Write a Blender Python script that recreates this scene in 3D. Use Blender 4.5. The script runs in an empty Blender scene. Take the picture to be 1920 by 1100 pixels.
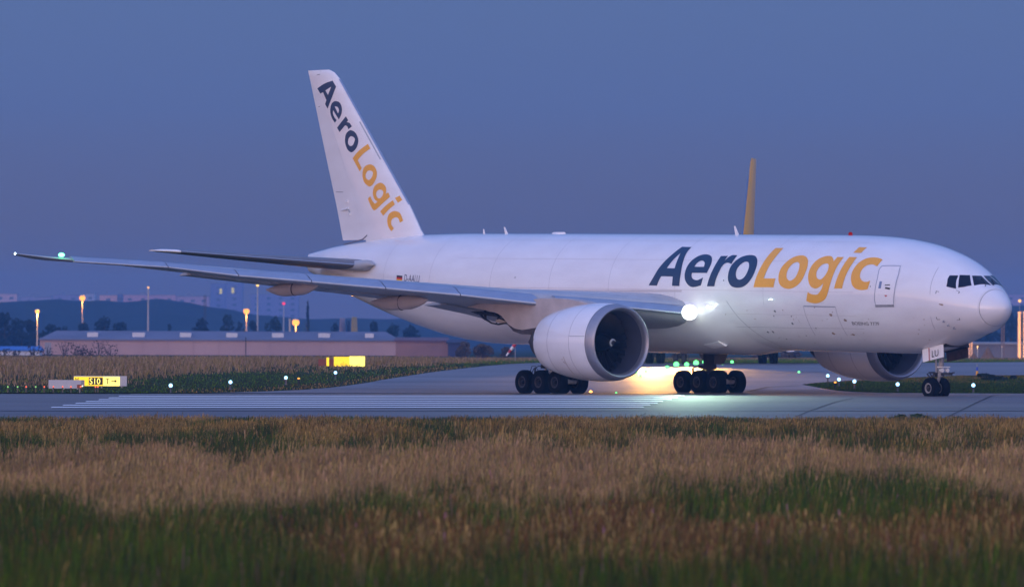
import bpy, bmesh, math, random
from math import sin, cos, pi, radians, sqrt, floor
from mathutils import Vector, Matrix, noise
from mathutils.geometry import delaunay_2d_cdt

random.seed(7)
SC = bpy.context.scene
COL = SC.collection

# ------------------------------------------------------------------ camera, sky, sun, exposure
CAM_Z, PITCH, ROLL, FPX = 2.7379, 0.0066683, 0.0034879, 14000.0
cd = bpy.data.cameras.new('camera')
cam = bpy.data.objects.new('camera', cd)
COL.objects.link(cam)
_d = Vector((0, cos(PITCH), sin(PITCH))); _r = Vector((1, 0, 0)); _u = _r.cross(_d)
_r2 = _r * cos(ROLL) + _u * sin(ROLL); _u2 = -_r * sin(ROLL) + _u * cos(ROLL)
cam.matrix_world = Matrix(((_r2.x, _u2.x, -_d.x, 0), (_r2.y, _u2.y, -_d.y, 0), (_r2.z, _u2.z, -_d.z, CAM_Z), (0, 0, 0, 1)))
cd.sensor_width = 36.0
cd.lens = FPX / 1920 * 36
cd.clip_start = 1.0
cd.clip_end = 20000
cd.dof.use_dof = True
cd.dof.focus_distance = 395.0
cd.dof.aperture_fstop = 2.3
SC.camera = cam

SUN_EL, SUN_AZ = radians(3.0), radians(200)          # towards the afterglow, behind the camera and to its left
w = bpy.data.worlds.new('World'); SC.world = w; w.use_nodes = True
nt = w.node_tree; nt.nodes.clear()
def wn(t, **k):
    n = nt.nodes.new(t)
    for a, b in k.items(): setattr(n, a, b)
    return n
out = wn('ShaderNodeOutputWorld')
sky = wn('ShaderNodeTexSky', sky_type='NISHITA', sun_disc=False)
sky.sun_elevation = SUN_EL; sky.sun_rotation = SUN_AZ; sky.ozone_density = 3.0
bgs = wn('ShaderNodeBackground'); bgs.inputs[1].default_value = 0.05
nt.links.new(sky.outputs[0], bgs.inputs[0])
geo = wn('ShaderNodeNewGeometry')
sep = wn('ShaderNodeSeparateXYZ')
tc = wn('ShaderNodeTexCoord')
nt.links.new(tc.outputs['Generated'], sep.inputs[0])
def ramp(stops):
    r = wn('ShaderNodeValToRGB'); e = r.color_ramp.elements
    while len(e) < len(stops): e.new(0.5)
    for el, (p, c) in zip(e, stops):
        el.position = p; el.color = (*c, 1)
    nt.links.new(sep.outputs[2], r.inputs[0]); return r
# dusk dome: the blue of the side away from the afterglow, and the pink-to-blue afterglow itself
east = ramp([(0.0, (.115, .082, .115)), (0.012, (.092, .092, .170)), (0.032, (.055, .108, .322)), (0.12, (.054, .122, .380)), (0.5, (.16, .27, .70)), (1.0, (.30, .44, 1.05))])
west = ramp([(0.0, (4.2, 2.05, 1.45)), (0.035, (3.2, 1.75, 1.35)), (0.09, (1.95, 1.32, 1.36)), (0.18, (1.42, 1.19, 1.46)), (0.38, (.80, .89, 1.42)), (1.0, (.30, .44, 1.05))])
dot = wn('ShaderNodeVectorMath', operation='DOT_PRODUCT')
dot.inputs[1].default_value = (sin(SUN_AZ), cos(SUN_AZ), 0)
nt.links.new(tc.outputs['Generated'], dot.inputs[0])
mr = wn('ShaderNodeMapRange', interpolation_type='SMOOTHSTEP')
mr.inputs[1].default_value = -0.55; mr.inputs[2].default_value = 0.95
nt.links.new(dot.outputs['Value'], mr.inputs[0])
mix = wn('ShaderNodeMix', data_type='RGBA')
nt.links.new(mr.outputs[0], mix.inputs[0]); nt.links.new(east.outputs[0], mix.inputs[6]); nt.links.new(west.outputs[0], mix.inputs[7])
bgd = wn('ShaderNodeBackground'); bgd.inputs[1].default_value = 0.95
nt.links.new(mix.outputs[2], bgd.inputs[0])
add = wn('ShaderNodeAddShader')
nt.links.new(bgs.outputs[0], add.inputs[0]); nt.links.new(bgd.outputs[0], add.inputs[1]); nt.links.new(add.outputs[0], out.inputs[0])

sl = bpy.data.lights.new('sun', 'SUN'); sl.energy = 0.22; sl.angle = radians(25); sl.color = (1, .74, .66)
sun = bpy.data.objects.new('sun', sl); COL.objects.link(sun)
sd = Vector((sin(SUN_AZ) * cos(SUN_EL), cos(SUN_AZ) * cos(SUN_EL), sin(SUN_EL)))
sun.rotation_euler = sd.to_track_quat('Z', 'Y').to_euler()

SC.render.engine = 'CYCLES'
SC.cycles.use_denoising = True
SC.cycles.max_bounces = 6; SC.cycles.diffuse_bounces = 2; SC.cycles.glossy_bounces = 3
SC.cycles.transmission_bounces = 3; SC.cycles.transparent_max_bounces = 8; SC.cycles.volume_bounces = 0
SC.cycles.sample_clamp_indirect = 4.0
SC.view_settings.view_transform = 'Standard'; SC.view_settings.look = 'None'
SC.view_settings.exposure = 0.0; SC.view_settings.gamma = 1.0; SC.view_settings.use_curve_mapping = False

# ------------------------------------------------------------------ helpers
def W(x, y, t):
    """world point at distance t seen at pixel (x, y) of the 1920x1100 photograph"""
    v = _d + _r2 * ((x - 960) / FPX) - _u2 * ((y - 550) / FPX)
    v = v * (t / v.y)
    return Vector((v.x, v.y, v.z + CAM_Z))

def sstep(a, b, x):
    k = max(0.0, min(1.0, (x - a) / (b - a))); return k * k * (3 - 2 * k)
def lerpT(T, x):
    if x <= T[0][0]: return T[0][1]
    for (a, p), (b, q) in zip(T, T[1:]):
        if x <= b: return p + (q - p) * (x - a) / (b - a)
    return T[-1][1]
def terrain(x, t):
    t0 = 393 + (388 - 393) * sstep(8, 18, x)
    z = lerpT(((-400, -1.3), (90, -1.15), (330, -1.0), (350, -.86), (362, -.60), (t0, 0), (404, 0), (500, .45), (628, 1.05), (760, .95), (900, .80), (1050, .6), (1600, .2), (9000, 0)), t)
    k = 1 - sstep(900, 1500, t)
    return z + .0035 * max(-90, min(90, x - 10)) * k
def gp(x, y):
    """point of the ground seen at a pixel of the photograph"""
    lo, hi = 60.0, 900.0
    f = lambda t: (lambda p: p.z - terrain(p.x, t))(W(x, y, t))
    t = lo
    while t < hi and f(t) > 0: t += 4
    a, b = t - 4, t
    for _ in range(24):
        m = (a + b) / 2
        if f(m) > 0: a = m
        else: b = m
    p = W(x, y, b); return Vector((p.x, b, terrain(p.x, b)))

MATS = {}
def mat(name, color, rough=.6, metal=0., coat=0., noise_amt=0., noise_scale=1., bump=0., bump_scale=20., emit=None, estr=0., spec=.5, color2=None, detail=4, stretch=None):
    if name in MATS: return MATS[name]
    m = bpy.data.materials.new(name); m.use_nodes = True
    t = m.node_tree; b = t.nodes['Principled BSDF']
    b.inputs['Base Color'].default_value = (*color, 1); b.inputs['Roughness'].default_value = rough
    b.inputs['Metallic'].default_value = metal; b.inputs['Coat Weight'].default_value = coat
    b.inputs['Coat Roughness'].default_value = .05
    b.inputs['Specular IOR Level'].default_value = spec
    if emit:
        b.inputs['Emission Color'].default_value = (*emit, 1); b.inputs['Emission Strength'].default_value = estr
    if noise_amt or bump:
        tcn = t.nodes.new('ShaderNodeTexCoord'); src = tcn.outputs['Object']
        if stretch:
            mp = t.nodes.new('ShaderNodeMapping'); mp.inputs['Scale'].default_value = stretch
            t.links.new(src, mp.inputs[0]); src = mp.outputs[0]
    if noise_amt:
        n = t.nodes.new('ShaderNodeTexNoise'); n.inputs['Scale'].default_value = noise_scale; n.inputs['Detail'].default_value = detail
        t.links.new(src, n.inputs['Vector'])
        r = t.nodes.new('ShaderNodeValToRGB'); r.color_ramp.elements[0].position = .3; r.color_ramp.elements[1].position = .7
        c2 = color2 or tuple(c * (1 - noise_amt) for c in color)
        r.color_ramp.elements[0].color = (*c2, 1); r.color_ramp.elements[1].color = (*color, 1)
        t.links.new(n.outputs['Fac'], r.inputs[0]); t.links.new(r.outputs[0], b.inputs['Base Color'])
    if bump:
        n2 = t.nodes.new('ShaderNodeTexNoise'); n2.inputs['Scale'].default_value = bump_scale; n2.inputs['Detail'].default_value = 6
        t.links.new(src, n2.inputs['Vector'])
        bp = t.nodes.new('ShaderNodeBump'); bp.inputs['Strength'].default_value = bump; bp.inputs['Distance'].default_value = .05
        t.links.new(n2.outputs['Fac'], bp.inputs['Height']); t.links.new(bp.outputs[0], b.inputs['Normal'])
    MATS[name] = m; return m

def lamp_mat(name, color, strength):
    if name in MATS: return MATS[name]
    m = bpy.data.materials.new(name); m.use_nodes = True
    t = m.node_tree; t.nodes.clear()
    e = t.nodes.new('ShaderNodeEmission'); e.inputs[0].default_value = (*color, 1); e.inputs[1].default_value = strength
    o = t.nodes.new('ShaderNodeOutputMaterial'); t.links.new(e.outputs[0], o.inputs[0])
    MATS[name] = m; return m

def empty(name, label, cat, loc=(0, 0, 0), rz=0., group=None):
    o = bpy.data.objects.new(name, None); COL.objects.link(o)
    o.location = loc; o.rotation_euler = (0, 0, rz); o.empty_display_size = .2
    return tag(o, label, cat, group)
def tag(o, label=None, cat=None, group=None, kind=None):
    if label: o['label'] = label
    if cat: o['category'] = cat
    if group: o['group'] = group
    if kind: o['kind'] = kind
    return o

class MB:
    """collects geometry; build() links it as one mesh object"""
    def __init__(s): s.v = []; s.f = []
    def add(s, vs, fs):
        n = len(s.v); s.v += [tuple(p) for p in vs]; s.f += [tuple(i + n for i in f) for f in fs]; return s
    def box(s, x0, x1, y0, y1, z0, z1, M=None):
        vs = [Vector(p) for p in ((x0, y0, z0), (x1, y0, z0), (x1, y1, z0), (x0, y1, z0), (x0, y0, z1), (x1, y0, z1), (x1, y1, z1), (x0, y1, z1))]
        if M: vs = [M @ p for p in vs]
        return s.add(vs, ((0, 3, 2, 1), (4, 5, 6, 7), (0, 1, 5, 4), (1, 2, 6, 5), (2, 3, 7, 6), (3, 0, 4, 7)))
    def tube(s, pts, r, n=8, cap=True):
        pts = [Vector(p) for p in pts]; rs = r if isinstance(r, (list, tuple)) else [r] * len(pts)
        rings = []
        for i, p in enumerate(pts):
            d = (pts[min(i + 1, len(pts) - 1)] - pts[max(i - 1, 0)]).normalized()
            a = d.orthogonal().normalized() if i == 0 else (prev - d * prev.dot(d)).normalized()
            prev = a; b = d.cross(a)
            rings.append([p + (a * cos(2 * pi * k / n) + b * sin(2 * pi * k / n)) * rs[i] for k in range(n)])
        return s.loft(rings, True, cap)
    def loft(s, rings, closed=True, cap=False):
        n = len(rings[0]); vs = [p for r in rings for p in r]; fs = []
        for i in range(len(rings) - 1):
            for k in range(n if closed else n - 1):
                k2 = (k + 1) % n
                fs.append((i * n + k, i * n + k2, (i + 1) * n + k2, (i + 1) * n + k))
        if cap:
            fs.append(tuple(range(n - 1, -1, -1))); fs.append(tuple((len(rings) - 1) * n + k for k in range(n)))
        return s.add(vs, fs)
    def rev(s, prof, axis, c, n=48):
        """prof = (along, radius) rows, revolved about the line through c along axis 'x', 'y' or 'z'"""
        rings = []
        for a, r in prof:
            ring = []
            for k in range(n):
                p, q = r * cos(2 * pi * k / n), r * sin(2 * pi * k / n)
                ring.append(Vector(c) + Vector({'x': (a, p, q), 'y': (p, a, q), 'z': (p, q, a)}[axis]))
            rings.append(ring)
        return s.loft(rings)
    def build(s, name, m, parent=None, smooth=True, label=None, kind=None, angle=35):
        me = bpy.data.meshes.new(name); me.from_pydata([tuple(p) for p in s.v], [], s.f); me.validate()
        bm = bmesh.new(); bm.from_mesh(me); bmesh.ops.recalc_face_normals(bm, faces=bm.faces); bm.to_mesh(me); bm.free()
        me.materials.append(m)
        if smooth:
            me.polygons.foreach_set('use_smooth', [True] * len(me.polygons))
            me.set_sharp_from_angle(angle=radians(angle))
        o = bpy.data.objects.new(name, me); COL.objects.link(o)
        if parent: o.parent = parent
        if label: o['label'] = label
        if kind: o['kind'] = kind
        return o

def child_copy(o, parent, loc=None):
    c = o.copy(); COL.objects.link(c); c.parent = parent
    if loc is not None: c.location = loc
    return c
def copy_tree(o, parent=None):
    c = o.copy(); COL.objects.link(c); c.parent = parent
    for ch in [x for x in list(KIDS.get(o.name, [])) or [q for q in o.children]]: copy_tree(ch, c)
    return c
KIDS = {}

def smooth_poly(pts, steps=4):
    """outline with rounded runs between the points flagged as corners"""
    n = len(pts); P = [Vector(p[:2]) for p in pts]; cn = [len(p) > 2 for p in pts]; o = []
    for i in range(n):
        p1, p2 = P[i], P[(i + 1) % n]
        p0 = p1 if cn[i] else P[i - 1]
        p3 = p2 if cn[(i + 1) % n] else P[(i + 2) % n]
        m = 1 if (cn[i] and cn[(i + 1) % n]) else steps
        for k in range(m):
            t = k / m
            o.append(p1 * (1 - t) + p2 * t if m == 1 else 0.5 * ((2 * p1) + (p2 - p0) * t + (2 * p0 - 5 * p1 + 4 * p2 - p3) * t * t + (3 * p1 - p0 - 3 * p2 + p3) * t ** 3))
    return o
def fill2d(contours, grid):
    """triangles of a 2D shape with holes, with inner points every grid units so that it can be bent"""
    V, E = [], []
    for c in contours:
        n = len(V); V += [Vector(p) for p in c]; E += [(n + i, n + (i + 1) % len(c)) for i in range(len(c))]
    x0 = min(p.x for p in V); x1 = max(p.x for p in V); y0 = min(p.y for p in V); y1 = max(p.y for p in V)
    gx, gy = grid if isinstance(grid, tuple) else (grid, grid)
    i = 1
    while x0 + i * gx < x1:
        j = 1
        while y0 + j * gy < y1:
            V.append(Vector((x0 + i * gx + .013 * gx * (j % 3), y0 + j * gy + .011 * gy * (i % 3)))); j += 1
        i += 1
    r = delaunay_2d_cdt(V, E, [], 0, 1e-6)
    def inside(p):
        w_ = False
        for c in contours:
            for a, b in zip(c, c[1:] + c[:1]):
                if (a[1] > p[1]) != (b[1] > p[1]) and p[0] < (b[0] - a[0]) * (p[1] - a[1]) / (b[1] - a[1]) + a[0]: w_ = not w_
        return w_
    F = [f for f in r[2] if inside(sum((r[0][k] for k in f), Vector((0, 0))) / len(f))]
    return r[0], F
def bent(name, contours, grid, fn, m, parent, label=None):
    v, f = fill2d(contours, grid)
    used = sorted({i for q in f for i in q}); mp = {k: i for i, k in enumerate(used)}
    mb = MB(); mb.add([fn(v[k][0], v[k][1]) for k in used], [tuple(mp[i] for i in q) for q in f])
    return mb.build(name, m, parent, label=label)
def text2d(s, size):
    """contours of a word in the built-in face, as flat triangles (verts, faces)"""
    cu = bpy.data.curves.new('t', 'FONT'); cu.body = s; cu.size = size; cu.resolution_u = 3
    o = bpy.data.objects.new('t', cu); COL.objects.link(o)
    dg = bpy.context.evaluated_depsgraph_get(); me = bpy.data.meshes.new_from_object(o.evaluated_get(dg))
    v = [tuple(p.co[:2]) for p in me.vertices]; f = [tuple(p.vertices) for p in me.polygons]
    bpy.data.objects.remove(o); bpy.data.curves.remove(cu); bpy.data.meshes.remove(me)
    return v, f
HAZE = 0.00016
# ------------------------------------------------------------------ shape tables
# fuselage tables: distance aft of the nose, crown height, keel height, height of greatest width, half width
FUS=[(0.6, 4.6, 4.6, 4.6, 0.0),
(0.66, 4.82, 4.37, 4.6, 0.23),
(0.84, 5.07, 4.12, 4.6, 0.54),
(1.15, 5.37, 3.87, 4.61, 0.88),
(1.6, 5.72, 3.62, 4.64, 1.24),
(2.15, 6.07, 3.35, 4.72, 1.6),
(2.75, 6.48, 3.2, 4.82, 1.93),
(3.5, 6.93, 2.96, 4.98, 2.24),
(4.4, 7.34, 2.70, 5.12, 2.51),
(5.5, 7.7, 2.42, 5.24, 2.74),
(6.8, 8.01, 2.3, 5.32, 2.9),
(8.4, 8.25, 2.27, 5.36, 3.02),
(10.2, 8.4, 2.31, 5.38, 3.07),
(12.5, 8.48, 2.33, 5.41, 3.08),
(20, 8.58, 2.43, 5.51, 3.08),
(38, 8.8, 2.64, 5.72, 3.08),
(41, 8.83, 2.66, 5.75, 3.07),
(44, 8.86, 2.74, 5.8, 3.0),
(47, 8.89, 3.02, 5.92, 2.86),
(50, 8.87, 3.55, 6.1, 2.62),
(53, 8.75, 4.25, 6.36, 2.26),
(56, 8.55, 5.05, 6.68, 1.8),
(59, 8.29, 5.9, 7.0, 1.2),
(60.8, 8.04, 6.5, 7.22, 0.66),
(61.9, 7.88, 6.82, 7.35, 0.28)]
def interp(T,s):
    # monotone cubic (Fritsch-Carlson) through the table rows
    n=len(T)
    if s<=T[0][0]: return T[0][1:]
    if s>=T[-1][0]: return T[-1][1:]
    i=0
    while T[i+1][0]<s: i+=1
    out=[]
    for k in range(1,len(T[0])):
        def sl(j): return (T[j+1][k]-T[j][k])/(T[j+1][0]-T[j][0])
        def tg(j):
            if j==0: return sl(0)
            if j==n-1: return sl(n-2)
            a,b=sl(j-1),sl(j)
            return 0 if a*b<=0 else 2*a*b/(a+b)
        h=T[i+1][0]-T[i][0]; t=(s-T[i][0])/h
        m0,m1=tg(i),tg(i+1)
        out.append((2*t**3-3*t**2+1)*T[i][k]+(t**3-2*t**2+t)*h*m0+(-2*t**3+3*t**2)*T[i+1][k]+(t**3-t**2)*h*m1)
    return tuple(out)
import math
def fus_pt(s,a):
    """point on the skin; a = angle, 0 starboard side, 90 crown, -90 keel"""
    zt,zb,zc,w=interp(FUS,s)
    ca,sa=math.cos(a),math.sin(a)
    return (-s,-w*ca,zc+(zt-zc if sa>0 else zc-zb)*sa)
TITLE_NAVY=[('A',[[(24.88,50.7,1),(24.05,50.3,1),(24.07,42.9),(23.94,32.4),(23.77,19.5),(23.73,12.9),(23.7,5.2,1),(24.33,5.3,1),(24.35,10.2),(24.38,14.7,1),(25.39,14.9,1),(25.52,10.6),(25.65,5.3,1),(26.36,5.5,1),(26.04,13.9),(25.79,23.0),(25.48,32.2),(25.19,40.2),(25.02,46.0)],[(24.57,41.6,1),(24.49,34.6),(24.42,23.4,1),(25.09,23.5,1),(24.87,32.3),(24.7,37.8)]]),('e',[[(21.6,35.0),(21.44,28.2),(21.53,18.8,1),(22.81,18.8,1),(22.79,15.6),(22.63,12.7),(22.31,11.3),(22.05,12.1),(21.76,14.1,1),(21.86,6.1,1),(22.46,4.3),(22.85,5.5),(23.19,9.7),(23.38,15.5),(23.42,23.0),(23.31,30.2),(23.03,36.0),(22.67,39.3),(22.27,40.1),(21.88,38.6)],[(21.95,25.3,1),(22.77,25.3,1),(22.68,29.5),(22.45,32.2),(22.22,32.0),(22.02,29.6)]]),('r',[[(20.96,38.1,1),(20.37,38.5,1),(20.44,32.3,1),(20.24,37.1),(20.01,39.4),(19.61,39.3,1),(19.68,34.5),(19.71,28.8,1),(20.03,30.1),(20.28,29.5),(20.44,25.9),(20.54,19.3),(20.65,12.0),(20.71,5.4,1),(21.34,5.3,1),(21.24,13.2),(21.13,21.2),(21.02,30.5)]]),('o',[[(18.34,39.6),(18.0,37.8),(17.69,33.2),(17.53,25.9),(17.58,17.0),(17.84,9.9),(18.29,5.3),(18.82,4.3),(19.26,5.8),(19.55,10.2),(19.69,16.1),(19.71,24.9),(19.54,31.4),(19.2,36.9),(18.77,39.4)],[(18.52,31.6),(18.3,30.1),(18.14,25.1),(18.16,19.0),(18.34,14.3),(18.63,12.3),(18.89,13.6),(19.05,17.5),(19.1,22.2),(18.99,27.1),(18.76,30.8)]])]
TITLE_YELLOW=[('L',[[(16.88,49.8,1),(16.24,49.9,1),(16.31,39.1),(16.49,26.7),(16.65,13.9,1),(15.65,14.0,1),(15.7,9.6),(15.72,5.3,1),(17.4,5.0,1),(17.31,13.1),(17.17,24.1),(17.02,38.1)]]),('o',[[(14.22,39.9),(13.81,38.1),(13.46,33.1),(13.29,24.7),(13.4,14.6),(13.69,8.5),(14.16,4.7),(14.59,4.0),(15.04,6.0),(15.33,10.4),(15.46,18.0),(15.41,26.0),(15.1,33.8),(14.72,38.4)],[(14.28,31.7),(14.05,29.6),(13.92,23.0),(14.02,16.0),(14.3,12.4),(14.55,12.5),(14.77,15.8),(14.83,22.1),(14.71,27.8),(14.51,31.0)]]),('g',[[(11.27,38.7,1),(10.74,38.8,1),(10.88,29.6),(10.98,19.7),(11.07,10.5),(11.22,0.9),(11.44,-5.0),(11.84,-8.4),(12.28,-9.8),(12.7,-9.1),(13.02,-7.5,1),(12.94,-3.1),(12.87,1.1,1),(12.6,-0.7),(12.29,-1.3),(12.04,-0.6),(11.75,4.4),(11.65,10.4,1),(11.83,7.4),(12.12,5.1),(12.37,4.9),(12.69,7.2),(12.91,12.4),(13.03,19.2),(12.98,28.1),(12.73,35.1),(12.32,38.9),(11.93,39.7),(11.65,38.2),(11.36,33.3,1)],[(11.9,30.7),(11.64,29.3),(11.53,23.5),(11.66,17.2),(11.91,13.9),(12.17,14.4),(12.35,17.8),(12.39,23.3),(12.2,28.7)]]),('i',[[(10.32,39.3,1),(9.71,39.4,1),(9.81,30.2),(9.97,17.8),(10.09,5.2,1),(10.73,5.0,1),(10.63,13.7),(10.48,26.4)],[(10.19,53.5,1),(9.58,54.0,1),(9.65,45.3,1),(10.25,45.0,1)]]),('c',[[(7.71,39.5,1),(7.78,35.0),(7.83,30.5,1),(8.17,32.2),(8.45,31.8),(8.72,29.4),(8.87,24.1),(8.85,18.4),(8.67,14.5),(8.44,12.7),(8.19,12.8),(7.99,14.1,1),(8.03,9.4),(8.1,5.0,1),(8.57,4.0),(9.04,5.4),(9.34,9.5),(9.51,16.4),(9.53,24.4),(9.32,33.2),(8.93,38.9),(8.43,41.0),(8.02,40.8)]])]
FIN_NAVY=[('A',[[(59.56,17.82,1),(59.2,17.46,1),(59.48,17.01),(60.07,16.21,1),(60.34,16.48,1),(60.19,16.71,1),(60.55,17.18,1),(60.85,17.1,1),(61.18,17.41,1),(60.4,17.66)],[(59.67,17.47,1),(60.0,17.0,1),(60.28,17.27,1)]]),('e',[[(58.82,16.54),(58.59,16.27),(58.59,15.91),(58.87,15.56,1),(59.47,16.12,1),(59.5,15.93),(59.35,15.71),(59.11,15.53,1),(59.3,15.39,1),(59.62,15.67),(59.79,16.03),(59.7,16.39),(59.47,16.58),(59.17,16.63)],[(59.17,16.33),(58.98,16.27),(58.86,16.1),(58.95,15.91,1),(59.3,16.31,1)]]),('r',[[(58.16,15.73,1),(57.93,15.5,1),(58.08,15.4,1),(57.79,15.34),(57.56,15.14,1),(57.92,14.98,1),(57.98,15.12),(58.21,15.21),(58.47,15.06),(58.81,14.84,1),(59.08,15.1,1),(58.63,15.4)]]),('o',[[(57.6,14.92),(57.18,14.75),(56.91,14.36),(57.02,13.96),(57.32,13.73),(57.63,13.66),(58.01,13.85),(58.24,14.26),(58.17,14.66),(57.9,14.87)],[(57.52,14.57),(57.25,14.44),(57.29,14.24),(57.44,14.06),(57.71,14.02),(57.92,14.16),(57.9,14.38),(57.75,14.54)]])]
FIN_YELLOW=[('L',[[(56.03,14.11,1),(55.78,13.84,1),(56.45,13.52),(56.93,13.19,1),(56.51,12.73,1),(56.72,12.54,1),(57.46,13.31,1),(56.9,13.69)]]),('o',[[(55.73,12.93),(55.29,12.79),(55.03,12.39),(55.19,11.98),(55.5,11.72),(55.82,11.68),(56.27,11.94),(56.45,12.36),(56.27,12.78)],[(55.69,12.58),(55.44,12.49),(55.44,12.29),(55.64,12.09),(55.86,12.04),(56.11,12.2),(56.09,12.41),(55.91,12.56)]]),('g',[[(53.92,11.3,1),(53.74,11.05,1),(54.29,10.75),(55.09,10.33),(55.36,10.35),(55.63,10.61),(55.88,10.96,1),(55.63,11.12,1),(55.5,10.93),(55.18,10.69),(54.9,10.8,1),(55.19,10.92),(55.38,11.24),(55.28,11.61),(54.97,11.81),(54.61,11.86),(54.26,11.7),(54.12,11.46),(54.14,11.23,1)],[(54.7,11.48),(54.41,11.39),(54.4,11.18),(54.65,10.98),(54.92,11.02),(55.05,11.21),(54.97,11.39)]]),('i',[[(53.48,10.85,1),(53.27,10.61,1),(53.76,10.35),(54.33,9.98,1),(54.63,10.23,1),(54.12,10.54)],[(52.98,11.11,1),(52.73,10.86,1),(53.03,10.7,1),(53.32,10.98,1)]]),('c',[[(53.18,10.23),(52.78,10.11),(52.47,9.68,1),(52.75,9.57,1),(52.91,9.82),(53.18,9.88),(53.49,9.75),(53.53,9.48),(53.28,9.25,1),(53.51,9.09,1),(53.8,9.33),(53.93,9.7),(53.8,10.04),(53.49,10.2)]])]
GLASS=[('w3',[[(3.28,45.6,1),(3.0,53.8,1),(2.69,30.8,1),(3.13,27.6,1),(3.25,39.8)]]),('w2',[[(2.93,56.1,1),(2.65,68.4,1),(2.2,51.8,1),(2.29,46.8),(2.41,40.4),(2.59,34.5,1)]]),('w1',[[(2.59,71.6,1),(2.44,99.9,1),(1.73,90.1,1),(2.12,54.5,1)]]),('w0',[[(2.5,103.6,1),(2.89,121.8,1),(2.0,123.7,1),(1.7,92.3,1)]])]
LINES=[('door',[[(7.51,31.8),(6.25,35.5),(6.11,24.4),(6.11,11.7),(6.15,1.5),(6.23,-10.7),(7.53,-11.3),(7.57,-4.8),(7.52,5.9),(7.49,17.4),(7.58,27.3)]]),('cargo',[[(13.32,-12.8),(10.71,-13.0),(10.67,-30.6),(10.77,-45.8)],[(13.32,-12.8),(13.34,-29.3),(13.55,-45.5)]]),('radome',[[(1.46,97.0),(1.42,70.7),(1.45,47.8),(1.37,23.6),(1.3,-11.1),(1.37,-44.1),(1.43,-62.6)]])]
LINES2=[('seams',[[(4.11,50.3),(4.02,37.1),(3.95,23.5),(3.88,8.5)],[(3.98,-23.0),(4.09,-33.2),(4.18,-42.7)]])]
SPOTS=[(3.22,-3.7),(3.31,-30.1),(3.19,-37.5),(2.99,-44.4),(3.56,15.0),(2.45,27.9),(3.65,-27.7),(2.44,-30.0),(14.68,-31.3),(17.17,-42.6),(16.71,-42.4),(15.79,-18.4),(15.99,-23.4),(14.53,-23.4),(11.23,-21.2),(10.2,-26.6),(11.74,-42.8),(10.18,-43.8),(7.91,8.0),(19.98,11.4),(11.08,30.9),(12.92,-36.4),(14.15,-46.5),(16.07,-52.2),(38.33,12.0)]
# ------------------------------------------------------------------ materials
white = mat('white_paint', (.85, .85, .865), .38, coat=.9, noise_amt=.05, noise_scale=.9, bump=.008, bump_scale=1.0, color2=(.78, .77, .78), detail=8, stretch=(.5, 1, 1.6))
white2 = mat('white_panel_paint', (.84, .84, .85), .3, coat=.3)
greyp = mat('grey_paint', (.42, .44, .47), .38, coat=.15, noise_amt=.15, noise_scale=1.5)
greyd = mat('stabilizer_grey', (.16, .17, .20), .4, noise_amt=.2, noise_scale=1.5)
slatm = mat('bare_slat_metal', (.37, .42, .50), .32, metal=.7, noise_amt=.12, noise_scale=2.5, stretch=(1, .3, 1))
lipm = mat('polished_lip_metal', (.34, .34, .38), .42, metal=.7, noise_amt=.08, noise_scale=4)
pylm = mat('pylon_paint', (.50, .44, .42), .45, noise_amt=.2, noise_scale=1.3)
heat = mat('heat_shield', (.09, .08, .08), .5, metal=.5, noise_amt=.3, noise_scale=3)
navy = mat('navy_lettering', (.005, .034, .095), .4, coat=.1)
yell = mat('yellow_lettering', (.90, .42, .03), .4, coat=.12)
glass = mat('cockpit_glass', (.004, .006, .018), .06, spec=.35)
line = mat('panel_gap', (.16, .16, .19), .8)
soft_line = mat('faint_panel_gap', (.30, .30, .34), .8)
silver = mat('silver_frame', (.38, .40, .48), .35, metal=.5)
tyre_m = mat('tyre_rubber', (.004, .004, .006), .9, spec=.15, noise_amt=.3, noise_scale=6)
rim_m = mat('wheel_rim_metal', (.07, .062, .058), .4, metal=.6)
rimd = mat('wheel_hub_dark', (.015, .015, .018), .5, metal=.5)
strut_m = mat('gear_strut_paint', (.42, .42, .44), .4, metal=.2, noise_amt=.4, noise_scale=5)
dark = mat('dark_interior', (.02, .02, .025), .7)
darkred = mat('door_inner_face', (.09, .05, .05), .6, noise_amt=.6, noise_scale=4)
fanm = mat('fan_blade', (.006, .007, .010), .5)
stain = mat('oily_stain', (.33, .24, .18), .7)
black = mat('black_print', (.015, .015, .02), .5)
redm = mat('red_paint', (.5, .02, .02), .4)

# ------------------------------------------------------------------ the freighter: its own axes are x = forward, y = port, z = up, origin under the nose
PSI = .9220892861
CX, CY = 289.517833, -251.795035
plane = empty('cargo_airplane', 'white twin engined freighter with navy and yellow lettering turning on the runway', 'airplane',
              (-(CX * cos(PSI) + CY * sin(PSI)), -(-CX * sin(PSI) + CY * cos(PSI)), 0), -PSI)

def skin_pt(s, adeg, off=0.):
    a = radians(adeg); p = Vector(fus_pt(s, a))
    if off:
        t1 = Vector(fus_pt(s + .02, a)) - Vector(fus_pt(s - .02, a)); t2 = Vector(fus_pt(s, a + .01)) - Vector(fus_pt(s, a - .01))
        n = t1.cross(t2).normalized()
        c = Vector((p.x, 0, interp(FUS, s)[2]))
        if n.dot(p - c) < 0: n = -n
        p = p + n * off
    return p
N_A = 96
def ring(s): return [fus_pt(s, 2 * pi * k / N_A) for k in range(N_A)]
SEAM = 1.42
ss = [.605] + [.6 + (SEAM - .6) * (k / 12) ** 1.5 for k in range(1, 13)]
m = MB(); m.loft([ring(s) for s in ss], True, True); m.build('radome', white, plane, angle=60)
ss = [SEAM + .012 + k * .14 for k in range(40)]; s = ss[-1]
while s < 61.9: s += .45; ss.append(min(s, 61.9))
m = MB(); m.loft([ring(s) for s in ss], True, True)
fus = m.build('fuselage', white, plane, angle=60)
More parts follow.
